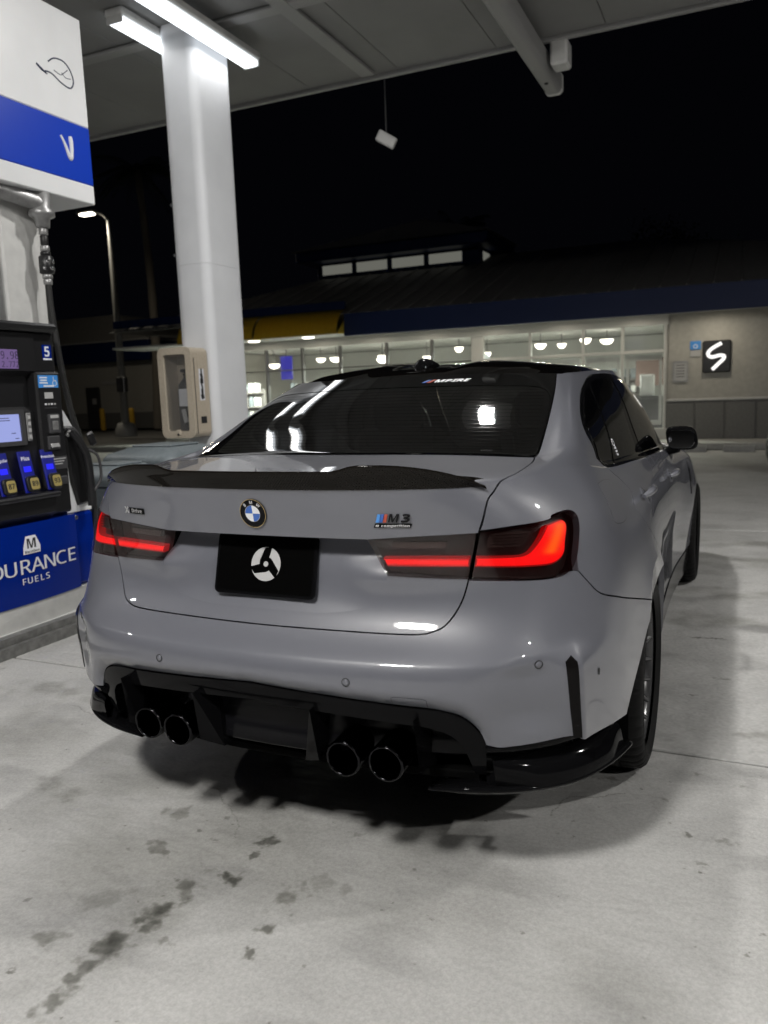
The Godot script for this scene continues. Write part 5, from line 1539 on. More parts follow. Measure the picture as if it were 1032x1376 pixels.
	for k in 4: put("card_mark", bev_box(0.014, 0.010, 0.002, 0.0004), [M.sticker_white, M.pale, M.sticker_white, M.pale][k], p, at(0.625 + k * 0.022, 1.28, 0.0212))
	put("print_line", bev_box(0.09, 0.006, 0.002, 0.0004), M.console_grey, p, at(0.66, 1.258, 0.0212))
	var rd := put("card_reader", bev_box(0.085, 0.115, 0.03, 0.008), M.console_grey, p, at(0.668, 1.165, 0.022))
	put("slot_light", bev_box(0.06, 0.018, 0.004, 0.001), M.pale, rd, at(-0.004, 0.042, 0.015))
	put("slot", bev_box(0.045, 0.055, 0.01, 0.003), M.galv, rd, at(0, -0.01, 0.012))
	var pr := put("receipt_slot", bev_box(0.09, 0.08, 0.02, 0.005), M.console_grey, p, at(0.655, 1.055, 0.022))
	put("receipt_mouth", bev_box(0.06, 0.04, 0.01, 0.002), M.galv, pr, Transform3D(Basis(Vector3.RIGHT, -0.5), Vector3(0, -0.01, 0.008)))
	var nt := put("notice", bev_box(0.12, 0.075, 0.003, 0.001), M.console_grey, p, at(0.685, 0.935, 0.022))
	for k in 3: put("print_line", bev_box(0.10 - 0.015 * k, 0.006, 0.001, 0.0002), M.pale, nt, at(-0.002 - 0.006 * k, 0.024 - k * 0.015, 0.002))
	put("coupon_mouth", bev_box(0.11, 0.05, 0.02, 0.006), M.console_grey, p, at(0.68, 0.83, 0.018))
	# screen and soft keys
	var sc := put("screen", bev_box(0.34, 0.15, 0.006, 0.002), M.screen, p, Transform3D(Basis(Vector3.RIGHT, -0.03), Vector3(0.285, 1.155, -0.010)))
	for k in 4: put("print_line", bev_box([0.10, 0.07, 0.03, 0.025][k], 0.004, 0.001, 0.0003), M.lcd_ink, sc, at([0.05, 0.07, 0.12, 0.14][k], [0.055, 0.042, -0.03, -0.06][k], 0.0034))
	put("screen_bezel", frame2(rrect(0.40, 0.20, 0.01), rrect(0.34, 0.15, 0.004), -0.003, 0.012), M.console_grey, p, Transform3D(Basis(Vector3.RIGHT, -0.03), Vector3(0.285, 1.155, -0.010)))
	var kp := put("soft_keys", bev_box(0.032, 0.16, 0.012, 0.004), M.galv, p, at(0.508, 1.155, 0.0))
	for k in 4: put("soft_key", bev_box(0.018, 0.022, 0.006, 0.002), M.pale, kp, at(0, 0.055 - 0.037 * k, 0.007))
	# grades
	for k in 3:
		var x: float = [0.275, 0.435, 0.595][k] + 0.002
		var st_ := put("grade_strip", bev_box(0.085, 0.235, 0.012, 0.003), M.grade_blue, p, Transform3D(Basis(Vector3.RIGHT, -0.18), Vector3(x, 0.905, 0.032)))
		text("lettering", ["Regular", "Plus", "Premium"][k], [0.016, 0.022, 0.016][k], M.sticker_white, st_, at(0, 0.075, 0.006), 0.001)
		put("price_display", bev_box(0.05, 0.032, 0.004, 0.001), M.grade_lit, st_, at(0, 0.015, 0.006))
		var bt := put("grade_button", prism(rrect(0.085, 0.092, 0.024), 0, 0.022, 0.005), M.console, st_, at(0.004, -0.072, 0.006))
		put("button_face", prism(rrect(0.058, 0.066, 0.012), 0.0205, 0.0235, 0.001), M.key_gold, bt, at(0.006, 0, 0))
		text("digits", ["87", "89", "93"][k], 0.030, M.ink, bt, at(0.006, 0.0, 0.0236), 0.001)
	put("console_ledge", bev_box(0.72, 0.03, 0.10, 0.01), M.console, p, at(0.25, 0.765, 0.05))
	# column and white side panel with nozzle boot
	put("column", bev_box(0.30, 0.86, 0.26, 0.012), M.off_white, p, at(0.82, 2.155, -0.38))
	put("column", bev_box(0.22, 0.86, 0.22, 0.03), M.white_sign, p, at(0.50, 2.155, -0.34))
	var sidep := prism(PackedVector2Array([Vector2(0.756, 1.70), Vector2(0.772, 1.26), Vector2(0.80, 1.235), Vector2(0.93, 1.02), Vector2(0.965, 0.90), Vector2(0.955, 0.618), Vector2(0.756, 0.618)]), -0.5, -0.03, 0.008)
	put("side_panel", sidep, M.white_sign, p)
	put("nozzle_boot", prism(PackedVector2Array([Vector2(0.775, 1.12), Vector2(0.83, 1.13), Vector2(0.905, 1.02), Vector2(0.945, 0.90), Vector2(0.938, 0.665), Vector2(0.84, 0.655), Vector2(0.80, 0.80)]), -0.06, -0.012, 0.012), M.console, p)
	put("boot_rim", tube(smooth3(PackedVector3Array([Vector3(0.775, 1.13, -0.02), Vector3(0.84, 1.12, -0.005), Vector3(0.90, 1.03, -0.005), Vector3(0.95, 0.95, -0.01)])), 0.016, 8), M.console_grey, p)
	# overhead sign
	var s := thing("overhead_sign", "white and blue overhead sign box with scribbles above the fuel dispenser", "sign", Vector3(-2.6, 0, 0), PI / 2)
	put("sign_box", bev_box(1.86, 0.635, 0.60, 0.006), M.white_sign, s, at(0.36, 3.3625, -0.30))
	put("blue_band", bev_box(1.862, 0.345, 0.602, 0.006), M.blue_sign, s, at(0.36, 2.8725, -0.30))
	put("bottom_tray", bev_box(1.862, 0.115, 0.602, 0.006), M.white_sign, s, at(0.36, 2.6425, -0.30))
	# scribbles with a felt pen
	var pen := Vector3(0, 0, 0.0015)
	put("scribble", tube(smooth3(PackedVector3Array([Vector3(0.908, 3.305, 0), Vector3(0.945, 3.285, 0), Vector3(0.985, 3.27, 0)])), [0.006, 0.006, 0.007, 0.007, 0.007, 0.007, 0.008, 0.007, 0.006, 0.005, 0.005, 0.004, 0.004], 6), M.marker_blue, s)
	put("scribble", tube(smooth3(PackedVector3Array([Vector3(1.0, 3.345, 0), Vector3(1.05, 3.38, 0), Vector3(1.12, 3.385, 0), Vector3(1.17, 3.35, 0), Vector3(1.19, 3.29, 0), Vector3(1.16, 3.245, 0), Vector3(1.09, 3.255, 0), Vector3(1.02, 3.285, 0), Vector3(0.97, 3.283, 0)])), 0.0045, 6), M.marker_blue, s)
	put("scribble", tube(smooth3(PackedVector3Array([Vector3(1.04, 3.31, 0), Vector3(1.09, 3.30, 0), Vector3(1.12, 3.32, 0), Vector3(1.15, 3.345, 0)])), 0.0025, 6), M.marker_blue, s)
	put("scribble", tube(smooth3(PackedVector3Array([Vector3(1.10, 3.315, 0), Vector3(1.13, 3.295, 0), Vector3(1.17, 3.30, 0)])), 0.0022, 6), M.marker_blue, s)
	put("paint_mark", tube(smooth3(PackedVector3Array([Vector3(1.045, 2.945, 0), Vector3(1.075, 2.90, 0), Vector3(1.105, 2.83, 0), Vector3(1.12, 2.835, 0), Vector3(1.125, 2.90, 0), Vector3(1.12, 2.955, 0)]), 4), [0.008, 0.008, 0.009, 0.009, 0.010, 0.011, 0.012, 0.013, 0.013, 0.013, 0.013, 0.013, 0.012, 0.012, 0.013, 0.014, 0.014, 0.015, 0.015, 0.014, 0.012], 8), M.sticker_white, s)
	# swivel and hose
	var h := thing("fuel_hose", "black fuel hose with silver swivel and breakaway hanging from the overhead sign", "hose", Vector3(-2.6, 0, 0), PI / 2)
	put("swivel", lathe(PackedVector2Array([Vector2(0, 2.585), Vector2(0.06, 2.585), Vector2(0.055, 2.50), Vector2(0.075, 2.48), Vector2(0.075, 2.455), Vector2(0.045, 2.44), Vector2(0.04, 2.39), Vector2(0.0, 2.39)]), 20), M.galv, h, at(0.90, 0, -0.06))
	put("swivel_arm", tube(smooth3(PackedVector3Array([Vector3(0.45, 2.555, -0.12), Vector3(0.65, 2.56, -0.10), Vector3(0.88, 2.53, -0.06)])), [0.03, 0.03, 0.035, 0.04, 0.045, 0.045, 0.05, 0.05, 0.05, 0.05, 0.05, 0.05, 0.05], 12), M.galv, h)
	for seg in [[2.39, 2.345, 0.026, "galv"], [2.345, 2.285, 0.023, "hose"], [2.285, 2.25, 0.027, "galv"], [2.25, 2.225, 0.03, "console"], [2.225, 2.12, 0.042, "console"], [2.12, 2.09, 0.03, "galv"], [2.09, 2.055, 0.026, "galv"]]:
		put("coupling" if seg[3] != "hose" else "hose_stub", lathe(PackedVector2Array([Vector2(0, seg[0]), Vector2(seg[2] * 0.85, seg[0]), Vector2(seg[2], seg[0] - 0.006), Vector2(seg[2], seg[1] + 0.006), Vector2(seg[2] * 0.85, seg[1]), Vector2(0, seg[1])]), 16), M[seg[3]], h, at(0.90, 0, -0.06))
	for k in 5: put("coupling_stud", lathe(PackedVector2Array([Vector2(0, 0.008), Vector2(0.010, 0.006), Vector2(0.011, 0)]), 10, Transform3D(Basis(Vector3.RIGHT, PI / 2), Vector3.ZERO)), M.chrome, h, Transform3D(Basis(Vector3.UP, -1.0 + 0.5 * k), Vector3(0.90, 2.15 + 0.04 * (k % 2), -0.06)) * at(0, 0, 0.04))
	put("hose_line", tube(smooth3(PackedVector3Array([Vector3(0.90, 2.06, -0.06), Vector3(0.905, 1.9, -0.06), Vector3(0.925, 1.6, -0.05), Vector3(0.955, 1.3, -0.03), Vector3(1.0, 1.05, 0.0), Vector3(1.03, 0.80, 0.02), Vector3(1.0, 0.55, 0.03), Vector3(0.93, 0.50, 0.03), Vector3(0.88, 0.62, 0.05)])), 0.019, 10), M.hose, h)
	var n := thing("fuel_nozzle", "black fuel nozzle hung in the boot on the dispenser's side", "nozzle", Vector3(-2.5, 0.06, 0), PI / 2)
	put("grip", tube(smooth3(PackedVector3Array([Vector3(0.80, 1.12, 0.012), Vector3(0.85, 1.04, 0.03), Vector3(0.885, 0.95, 0.04), Vector3(0.895, 0.80, 0.04), Vector3(0.89, 0.65, 0.045)])), 0.026, 12), M.console, n)
	put("spout", tube(PackedVector3Array([Vector3(0.80, 1.12, 0.012), Vector3(0.785, 1.085, -0.005)]), 0.014, 10), M.galv, n)
	put("trigger_guard", tube(smooth3(PackedVector3Array([Vector3(0.88, 1.0, 0.06), Vector3(0.935, 0.95, 0.08), Vector3(0.945, 0.82, 0.08), Vector3(0.90, 0.74, 0.06)])), 0.009, 8), M.console_grey, n)
	put("hold_clip", bev_box(0.05, 0.09, 0.03, 0.01), M.console, n, Transform3D(Basis(Vector3(0, 0, 1), 0.4), Vector3(0.955, 1.06, 0.02)))

func make_bins():
	for k in 2:
		var b := thing("waste_bin", "low grey-blue plastic bin with sloping lid beside the fuel dispenser" if k == 0 else "larger grey-blue plastic bin with stepped lid in front of the white pillar", "bin", Vector3(-2.93, 0.10, -1.62) if k == 0 else Vector3(-3.12, 0.10, -2.42), 0.0, "plastic bins on the pump island")
		var w := 0.48 if k == 0 else 0.66
		var d := 0.52 if k == 0 else 0.74
		var h := 0.66 if k == 0 else 0.74
		put("body", prism(rrect(w, d, 0.07), 0.0, h, 0.012, Transform3D(Basis(Vector3.RIGHT, -PI / 2), Vector3.ZERO)), M.bin, b)
		var rows := []
		var y0 := h + 0.004
		for q in [[1.06, 0.0], [1.09, 0.012], [1.08, 0.05], [1.0, 0.085], [0.72, 0.115], [0.66, 0.128], [0.0, 0.135]]:
			var row := []
			for v in rrect(w * q[0], d * q[0], 0.08 * maxf(q[0], 0.01), 6): row.append(Vector3(v.x, y0 + q[1], -v.y))
			row.append(row[0])
			rows.append(row)
		put("lid", sheet(rows), M.bin, b)
		put("lid_rib", bev_box(w * 0.6, 0.018, d * 0.5, 0.008), M.bin, b, at(0, y0 + 0.138, 0))
		put("flap", bev_box(0.012, 0.16, d * 0.55, 0.005), M.console_grey, b, at(w / 2 + 0.006, h - 0.14, 0))

# ------------------------------------------------------------------ shop
const ORD := ["first", "second", "third", "fourth", "fifth", "sixth", "seventh", "eighth", "ninth"]

func make_shop():
	var Z := -15.5
	var s := thing("station_shop", "low cream shop with dark tiled roof, blue fascia and lit windows behind the car", "building", Vector3(0, 0, Z))
	# back wall, side walls, floor and ceiling close the room; the front stays open for the windows
	put("wall", bev_box(6.6, 1.84, 0.25, 0.01), M.shop_wall, s, at(2.95, 1.88, -0.125))
	put("wall", bev_box(6.6, 0.96, 0.29, 0.01), M.wainscot, s, at(2.95, 0.48, -0.125))
	for k in 11: put("wainscot_panel", bev_box(0.56, 0.86, 0.03, 0.008), M.wainscot, s, at(-0.05 + k * 0.6, 0.47, 0.034))
	put("wall_cap", bev_box(6.62, 0.05, 0.34, 0.01), M.trim_pale, s, at(2.95, 0.975, -0.12))
	put("wall", bev_box(0.25, 2.8, 7.0, 0.01), M.shop_wall, s, at(-14.0, 1.4, -3.75))
	put("wall", bev_box(0.25, 2.8, 7.0, 0.01), M.shop_wall, s, at(6.1, 1.4, -3.76))
	put("wall", bev_box(20.0, 2.8, 0.2, 0.01), M.shop_in, s, at(-3.95, 1.4, -7.2))
	put("shop_floor", bev_box(20.0, 0.1, 7.2, 0.01), M.shop_floor, s, at(-3.95, 0.06, -3.55))
	put("shop_ceiling", bev_box(20.2, 0.1, 7.1, 0.01), M.shop_in, s, at(-3.95, 2.87, -3.6))
	put("partition", bev_box(0.2, 2.7, 6.9, 0.01), M.shop_in, s, at(-0.25, 1.45, -3.7))
	# window bays: mullions, transom, sill, panes
	var xs := [-13.85, -12.6, -11.5, -10.4, -9.3, -8.2, -6.9, -5.7, -4.55, -3.3, -2.1, -1.25, -0.36]
	for i in xs.size():
		put("mullion", bev_box(0.06 if i != 8 else 0.30, 2.40, 0.12, 0.01), M.frame_white if i >= 8 else M.frame_grey, s, at(xs[i], 1.58, 0.0))
	put("head", bev_box(13.6, 0.24, 0.14, 0.01), M.frame_white, s, at(-7.1, 2.70, 0.0))
	put("sill", bev_box(13.6, 0.34, 0.16, 0.01), M.frame_white, s, at(-7.1, 0.21, 0.0))
	put("transom", bev_box(4.1, 0.07, 0.10, 0.008), M.frame_white, s, at(-2.4, 2.03, 0.005))
	put("transom", bev_box(9.3, 0.04, 0.08, 0.008), M.frame_grey, s, at(-9.2, 2.03, 0.005))
	for i in range(xs.size() - 1):
		var w: float = xs[i + 1] - xs[i] - 0.08
		var cx: float = (xs[i + 1] + xs[i]) / 2
		put("pane", bev_box(w, 0.52, 0.012, 0.002), M.pane, s, at(cx, 2.32, -0.02))
		put("pane", bev_box(w, 1.62, 0.012, 0.002), M.pane, s, at(cx, 1.19, -0.02))
		if i >= 9: put("inner_frame", frame2(rrect(w * 0.92, 1.5, 0.02), rrect(w * 0.78, 1.3, 0.02), 0, 0.04), M.frame_white, s, at(cx, 1.2, -0.10))
	# eave: soffit, fascia, seamed roof
	put("soffit", bev_box(22.5, 0.06, 1.3, 0.01), M.trim_pale, s, at(-3.5, 2.82, 0.35))
	put("fascia", bev_box(14.7, 0.52, 0.10, 0.01), M.fascia_blue, s, at(-0.2, 2.99, 0.97))
	put("fascia", bev_box(7.2, 0.20, 0.10, 0.01), M.fascia_blue, s, at(-11.2, 3.47, 0.80))
	var roofm := SurfaceTool.new()
	roofm.begin(Mesh.PRIMITIVE_TRIANGLES)
	roofm.set_smooth_group(-1)
	var e0 := Vector3(-14.8, 3.25, 1.05)
	var e1 := Vector3(7.0, 3.25, 1.05)
	var r0 := Vector3(-9.5, 5.15, -4.5)
	var r1 := Vector3(-1.25, 5.15, -4.5)
	var f0 := Vector3(-14.8, 3.25, -9.5)
	var f1 := Vector3(7.0, 3.25, -9.5)
	var cen := Vector3(-4, 2.0, -4)
	for q in [[e0, e1, r1, r0], [f0, f1, r1, r0], [e0, f0, r0, r0], [e1, f1, r1, r1], [e0, e1, f1, f0]]: 
		quad_out(roofm, q, cen if q[2] != f1 else Vector3(-4, 8, -4))
	roofm.generate_normals()
	put("roof", roofm.commit(), M.roof_metal, s)
	for k in 42:      # standing seams on the front slope
		var x := -14.4 + k * 0.5
		var top := 1.0
		if x < r0.x: top = (x - e0.x) / (r0.x - e0.x)
		elif x > r1.x: top = (e1.x - x) / (e1.x - r1.x)
		var a := Vector3(x, 3.262, 1.04)
		var b := a.lerp(Vector3(x, 5.162, -4.5), top * 0.97)
		if a.distance_to(b) > 0.3: put("roof_seam", tube(PackedVector3Array([a, b]), 0.022, 4), M.roof_metal, s)
	# raised lantern on the roof
	var c := put("roof_lantern", bev_box(5.1, 0.7, 1.8, 0.02), M.fascia_blue, s, at(-8.1, 4.85, -4.4))
	for k in 4: put("lantern_window", bev_box(0.98, 0.27, 0.05, 0.005), M.lantern_glow, c, at(-1.88 + k * 1.14, 0.20, 0.89))
	put("lantern_window", bev_box(0.05, 0.24, 0.6, 0.005), M.lantern_glow, c, at(2.54, 0.20, 0.3))
	put("lantern_eave", bev_box(5.9, 0.30, 2.8, 0.03), M.fascia_blue, c, at(0, 0.55, 0.1))
	var lr := SurfaceTool.new()
	lr.begin(Mesh.PRIMITIVE_TRIANGLES)
	lr.set_smooth_group(-1)
	var q0 := Vector3(-3.05, 0.70, 1.6)
	var q1 := Vector3(3.05, 0.70, 1.6)
	var q2 := Vector3(3.05, 0.70, -1.4)
	var q3 := Vector3(-3.05, 0.70, -1.4)
	var ap := Vector3(0.6, 1.5, 0.1)
	for t in [[q0, q1, ap], [q1, q2, ap], [q2, q3, ap], [q3, q0, ap]]: tri_out(lr, t[0], t[1], t[2], Vector3(0, 0.5, 0))
	lr.generate_normals()
	put("lantern_roof", lr.commit(), M.pole, c)
	# yellow awning at the left part
	for k in 2:
		var rows := []
		for j in 9:
			var a := PI / 2 * j / 8.0
			rows.append([Vector3(-1.15, -0.62 * (1.0 - sin(a)), 0.75 * cos(a)), Vector3(1.15, -0.62 * (1.0 - sin(a)), 0.75 * cos(a))])
		put("awning", sheet(rows), M.awning, s, at(-8.72 - k * 2.36, 3.40, 0.62))
		put("awning_end", prism(PackedVector2Array([Vector2(0, 0), Vector2(0.75, -0.62), Vector2(0.0, -0.62)]), -0.01, 0.01, 0.0, Transform3D(Basis(Vector3(0, 0, 1), Vector3.UP, Vector3(-1, 0, 0)), Vector3.ZERO)), M.awning, s, at(-7.56 - k * 2.36, 3.40, 0.62))
	# lit sign with its slanted S stroke
	var sg := thing("wall_sign", "square black wall sign with a lit white slanted S stroke", "sign", Vector3(0.66, 1.86, Z + 0.04))
	put("sign_box", bev_box(0.54, 0.66, 0.08, 0.02), M.console, sg)
	put("stroke", stroke2([Vector2(0.09, 0.27), Vector2(-0.10, 0.16), Vector2(-0.17, 0.06), Vector2(-0.10, -0.01), Vector2(0.06, 0.02), Vector2(0.14, 0.0), Vector2(0.13, -0.06), Vector2(0.05, -0.14), Vector2(-0.08, -0.27)], 0.034, 0.012), M.sign_white, sg, at(0, 0, 0.042))
	area_light("lamp", Vector3(0, 0, 0.07), Vector2(0.3, 0.45), 0.05, Color(1, 0.98, 0.95), sg, false).rotation.y = PI
	var ps := thing("access_sign", "small blue and white access sign beside the lit black wall sign", "sign", Vector3(0.24, 2.05, Z + 0.015))
	put("sign_plate", bev_box(0.21, 0.18, 0.012, 0.003), M.badge_light, ps, at(0, 0.06, 0))
	put("figure", frame2(circle2(0.045, 16, Vector2(0, 0.04)), circle2(0.03, 16, Vector2(0, 0.04)), 0.006, 0.010), M.sticker_white, ps)
	put("sign_plate", bev_box(0.21, 0.13, 0.012, 0.003), M.pale, ps, at(0, -0.11, 0))
	var nb := thing("notice_board", "pale framed notice on the cream wall below the blue access sign", "notice", Vector3(-0.05, 1.58, Z + 0.015))
	put("sheet", bev_box(0.27, 0.40, 0.012, 0.003), M.pale, nb)
	put("frame", frame2(rrect(0.30, 0.43, 0.01), rrect(0.25, 0.38, 0.005), 0.0, 0.016), M.galv, nb)
	for k in 5: put("print_line", bev_box(0.17, 0.014, 0.003, 0.0005), M.console_grey, nb, at(0, 0.13 - k * 0.06, 0.007))
	# downlights under the eave
	var dl := [0.63, -0.95, -2.55, -4.16, -5.7, -7.16, -8.7, -10.3, -11.9]
	for k in dl.size():
		var d := thing("eave_downlight", "round white downlight in the shop's eave over the cream wall" if k == 0 else "round white downlight in the shop's eave, %s from the cream wall" % ORD[k - 1], "light fixture", Vector3(dl[k], 2.79, Z + 0.72), 0, "" if k == 0 else "downlights along the shop's eave")
		put("trim_ring", lathe(PackedVector2Array([Vector2(0.165, 0.0), Vector2(0.19, -0.012), Vector2(0.20, 0.0)]), 20), M.trim_pale, d)
		put("lamp_lens", lathe(PackedVector2Array([Vector2(0, -0.035), Vector2(0.12, -0.03), Vector2(0.165, -0.004), Vector2(0.0, 0.0)]), 20), M.lit_warm, d)
		area_light("lamp", Vector3(0, -0.05, 0), Vector2(0.18, 0.18), 0.65 if k == 0 else 0.42, Color(1.0, 0.95, 0.86), d)
	# inside: ceiling lights, shelves, round lamp, posters
	var rng := RandomNumberGenerator.new()
	rng.seed = 7
	var n := 0
	for x in [-12.8, -11.0, -9.2, -7.4, -5.6, -3.8, -2.0]:
		for z in [-1.6, -4.4]:
			var drop := rng.randf_range(0.0, 0.22)
			var size := rng.randf_range(0.75, 1.2)
			var d := thing("shop_ceiling_light", "bright hanging lamp inside the shop, %s row, %s from the blue screen's end" % ["front" if z > -2.0 else "back", ORD[n / 2]], "light fixture", Vector3(x + rng.randf_range(-0.3, 0.3), 2.48 + (0.0 if z > -2.0 else 0.12) - drop, Z + z + rng.randf_range(-0.5, 0.5)), 0, "ceiling lights inside the shop")
			put("rod", tube(PackedVector3Array([Vector3(0, 0, 0), Vector3(0, (0.34 if z > -2.0 else 0.22) + drop, 0)]), 0.012, 6), M.frame_grey, d)
			put("lamp_lens", lathe(PackedVector2Array([Vector2(0, -0.13), Vector2(0.08 * size, -0.115), Vector2(0.14 * size, -0.05), Vector2(0.15 * size, 0.0), Vector2(0.0, 0.0)]), 18), M.lit_warm, d)
			if n % 2 == 0: area_light("lamp", Vector3(0, -0.14, 0), Vector2(0.25, 0.25), 14.0, Color(0.97, 1.0, 0.94), d)
			n += 1
	var globe := thing("globe_lamp", "large pale globe lamp glowing inside the shop window", "lamp", Vector3(-4.75, 2.02, Z - 0.9))
	put("globe", lathe(PackedVector2Array([Vector2(0, 0.24), Vector2(0.12, 0.21), Vector2(0.21, 0.12), Vector2(0.24, 0), Vector2(0.21, -0.12), Vector2(0.12, -0.21), Vector2(0, -0.24)]), 24), M.globe, globe)
	put("cord", tube(PackedVector3Array([Vector3(0, 0.24, 0), Vector3(0, 0.80, 0)]), 0.01, 6), M.console, globe)
	for k in 9:
		var sh := thing("shop_shelf", "stocked shelf unit inside the shop, %s from the blue screen's end" % ORD[k], "shelf", Vector3(-12.6 + k * 1.32, 0.11, Z - 2.2 - 1.4 * (k % 3)), 0, "shelf units inside the shop")
		put("back", bev_box(1.1, 1.5, 0.05, 0.01), M.shelf, sh, at(0, 0.75, -0.2))
		for j in 4:
			put("board", bev_box(1.1, 0.03, 0.4, 0.005), M.shelf, sh, at(0, 0.12 + j * 0.42, 0))
			for q in 6: put("pack", bev_box(0.13, rng.randf_range(0.14, 0.3), 0.2, 0.01), [M.pale, M.shelf, M.bin, M.off_white, M.bin, M.beige][rng.randi() % 6], sh, at(-0.43 + q * 0.172, 0.28 + j * 0.42, 0.05))
	var bs := thing("blue_screen", "glowing blue screen inside the shop's left windows", "screen", Vector3(-10.1, 2.12, Z - 0.5))
	put("panel", bev_box(0.36, 0.62, 0.04, 0.01), M.blue_glow, bs)
	put("rod", tube(PackedVector3Array([Vector3(0, 0.31, 0), Vector3(0, 0.70, 0)]), 0.01, 6), M.console, bs)
	var ct := thing("shop_counter", "dark counter with machine behind the shop's right window", "counter", Vector3(-1.2, 0.11, Z - 1.2))
	put("cabinet", bev_box(1.5, 0.95, 0.6, 0.02), M.console_grey, ct, at(0, 0.475, 0))
	put("machine", bev_box(0.55, 0.45, 0.4, 0.03), M.console, ct, at(-0.35, 1.18, 0))
	put("box", bev_box(0.3, 0.5, 0.3, 0.02), M.pale, ct, at(0.35, 1.2, 0))
	var pst := thing("wall_poster", "brown poster on the back wall behind the shop's right window", "poster", Vector3(-0.95, 1.65, Z - 3.2))
	put("sheet", bev_box(0.8, 0.7, 0.02, 0.003), M.leather_brown, pst)
	put("post", bev_box(0.06, 1.30, 0.04, 0.005), M.galv, pst, at(0, -0.88, -0.04))
	# pavement in front of the shop with its kerb and wheel stops
	structure("pavement", bev_box(24.0, 0.14, 1.28, 0.02), M.kerb_pale, at(-4.0, 0.07, Z + 0.72))
	for k in 5:
		var w := thing("wheel_stop", "low pale concrete wheel stop before the shop, %s from the window end" % ORD[k], "wheel stop", Vector3(0.2 + k * 0.85 - 1.6, 0.0, Z + 1.75), 0, "wheel stops in front of the shop")
		put("block", prism(PackedVector2Array([Vector2(-0.09, 0), Vector2(0.09, 0), Vector2(0.06, 0.12), Vector2(-0.06, 0.12)]), -0.28, 0.28, 0.01, Transform3D(Basis(Vector3.UP, PI / 2), Vector3.ZERO)), M.kerb_pale, w)

func stroke2(pts: Array, r: float, depth: float) -> ArrayMesh:
	var p3 := PackedVector3Array()
	for v in pts: p3.append(Vector3(v.x, v.y, 0))
	p3 = smooth3(p3, 6)
	var st := SurfaceTool.new()
	st.begin(Mesh.PRIMITIVE_TRIANGLES)
	st.set_smooth_group(-1)
	var rows := []
	for i in p3.size():
		var t := (p3[mini(i + 1, p3.size() - 1)] - p3[maxi(i - 1, 0)]).normalized()
		var n := Vector3(-t.y, t.x, 0) * r
		rows.append([p3[i] + n, p3[i] + n * 0.9 + Vector3(0, 0, depth), p3[i] - n * 0.9 + Vector3(0, 0, depth), p3[i] - n])
	rows.reverse()
	add_sheet(st, rows, false)
	st.generate_normals()
	return st.commit()

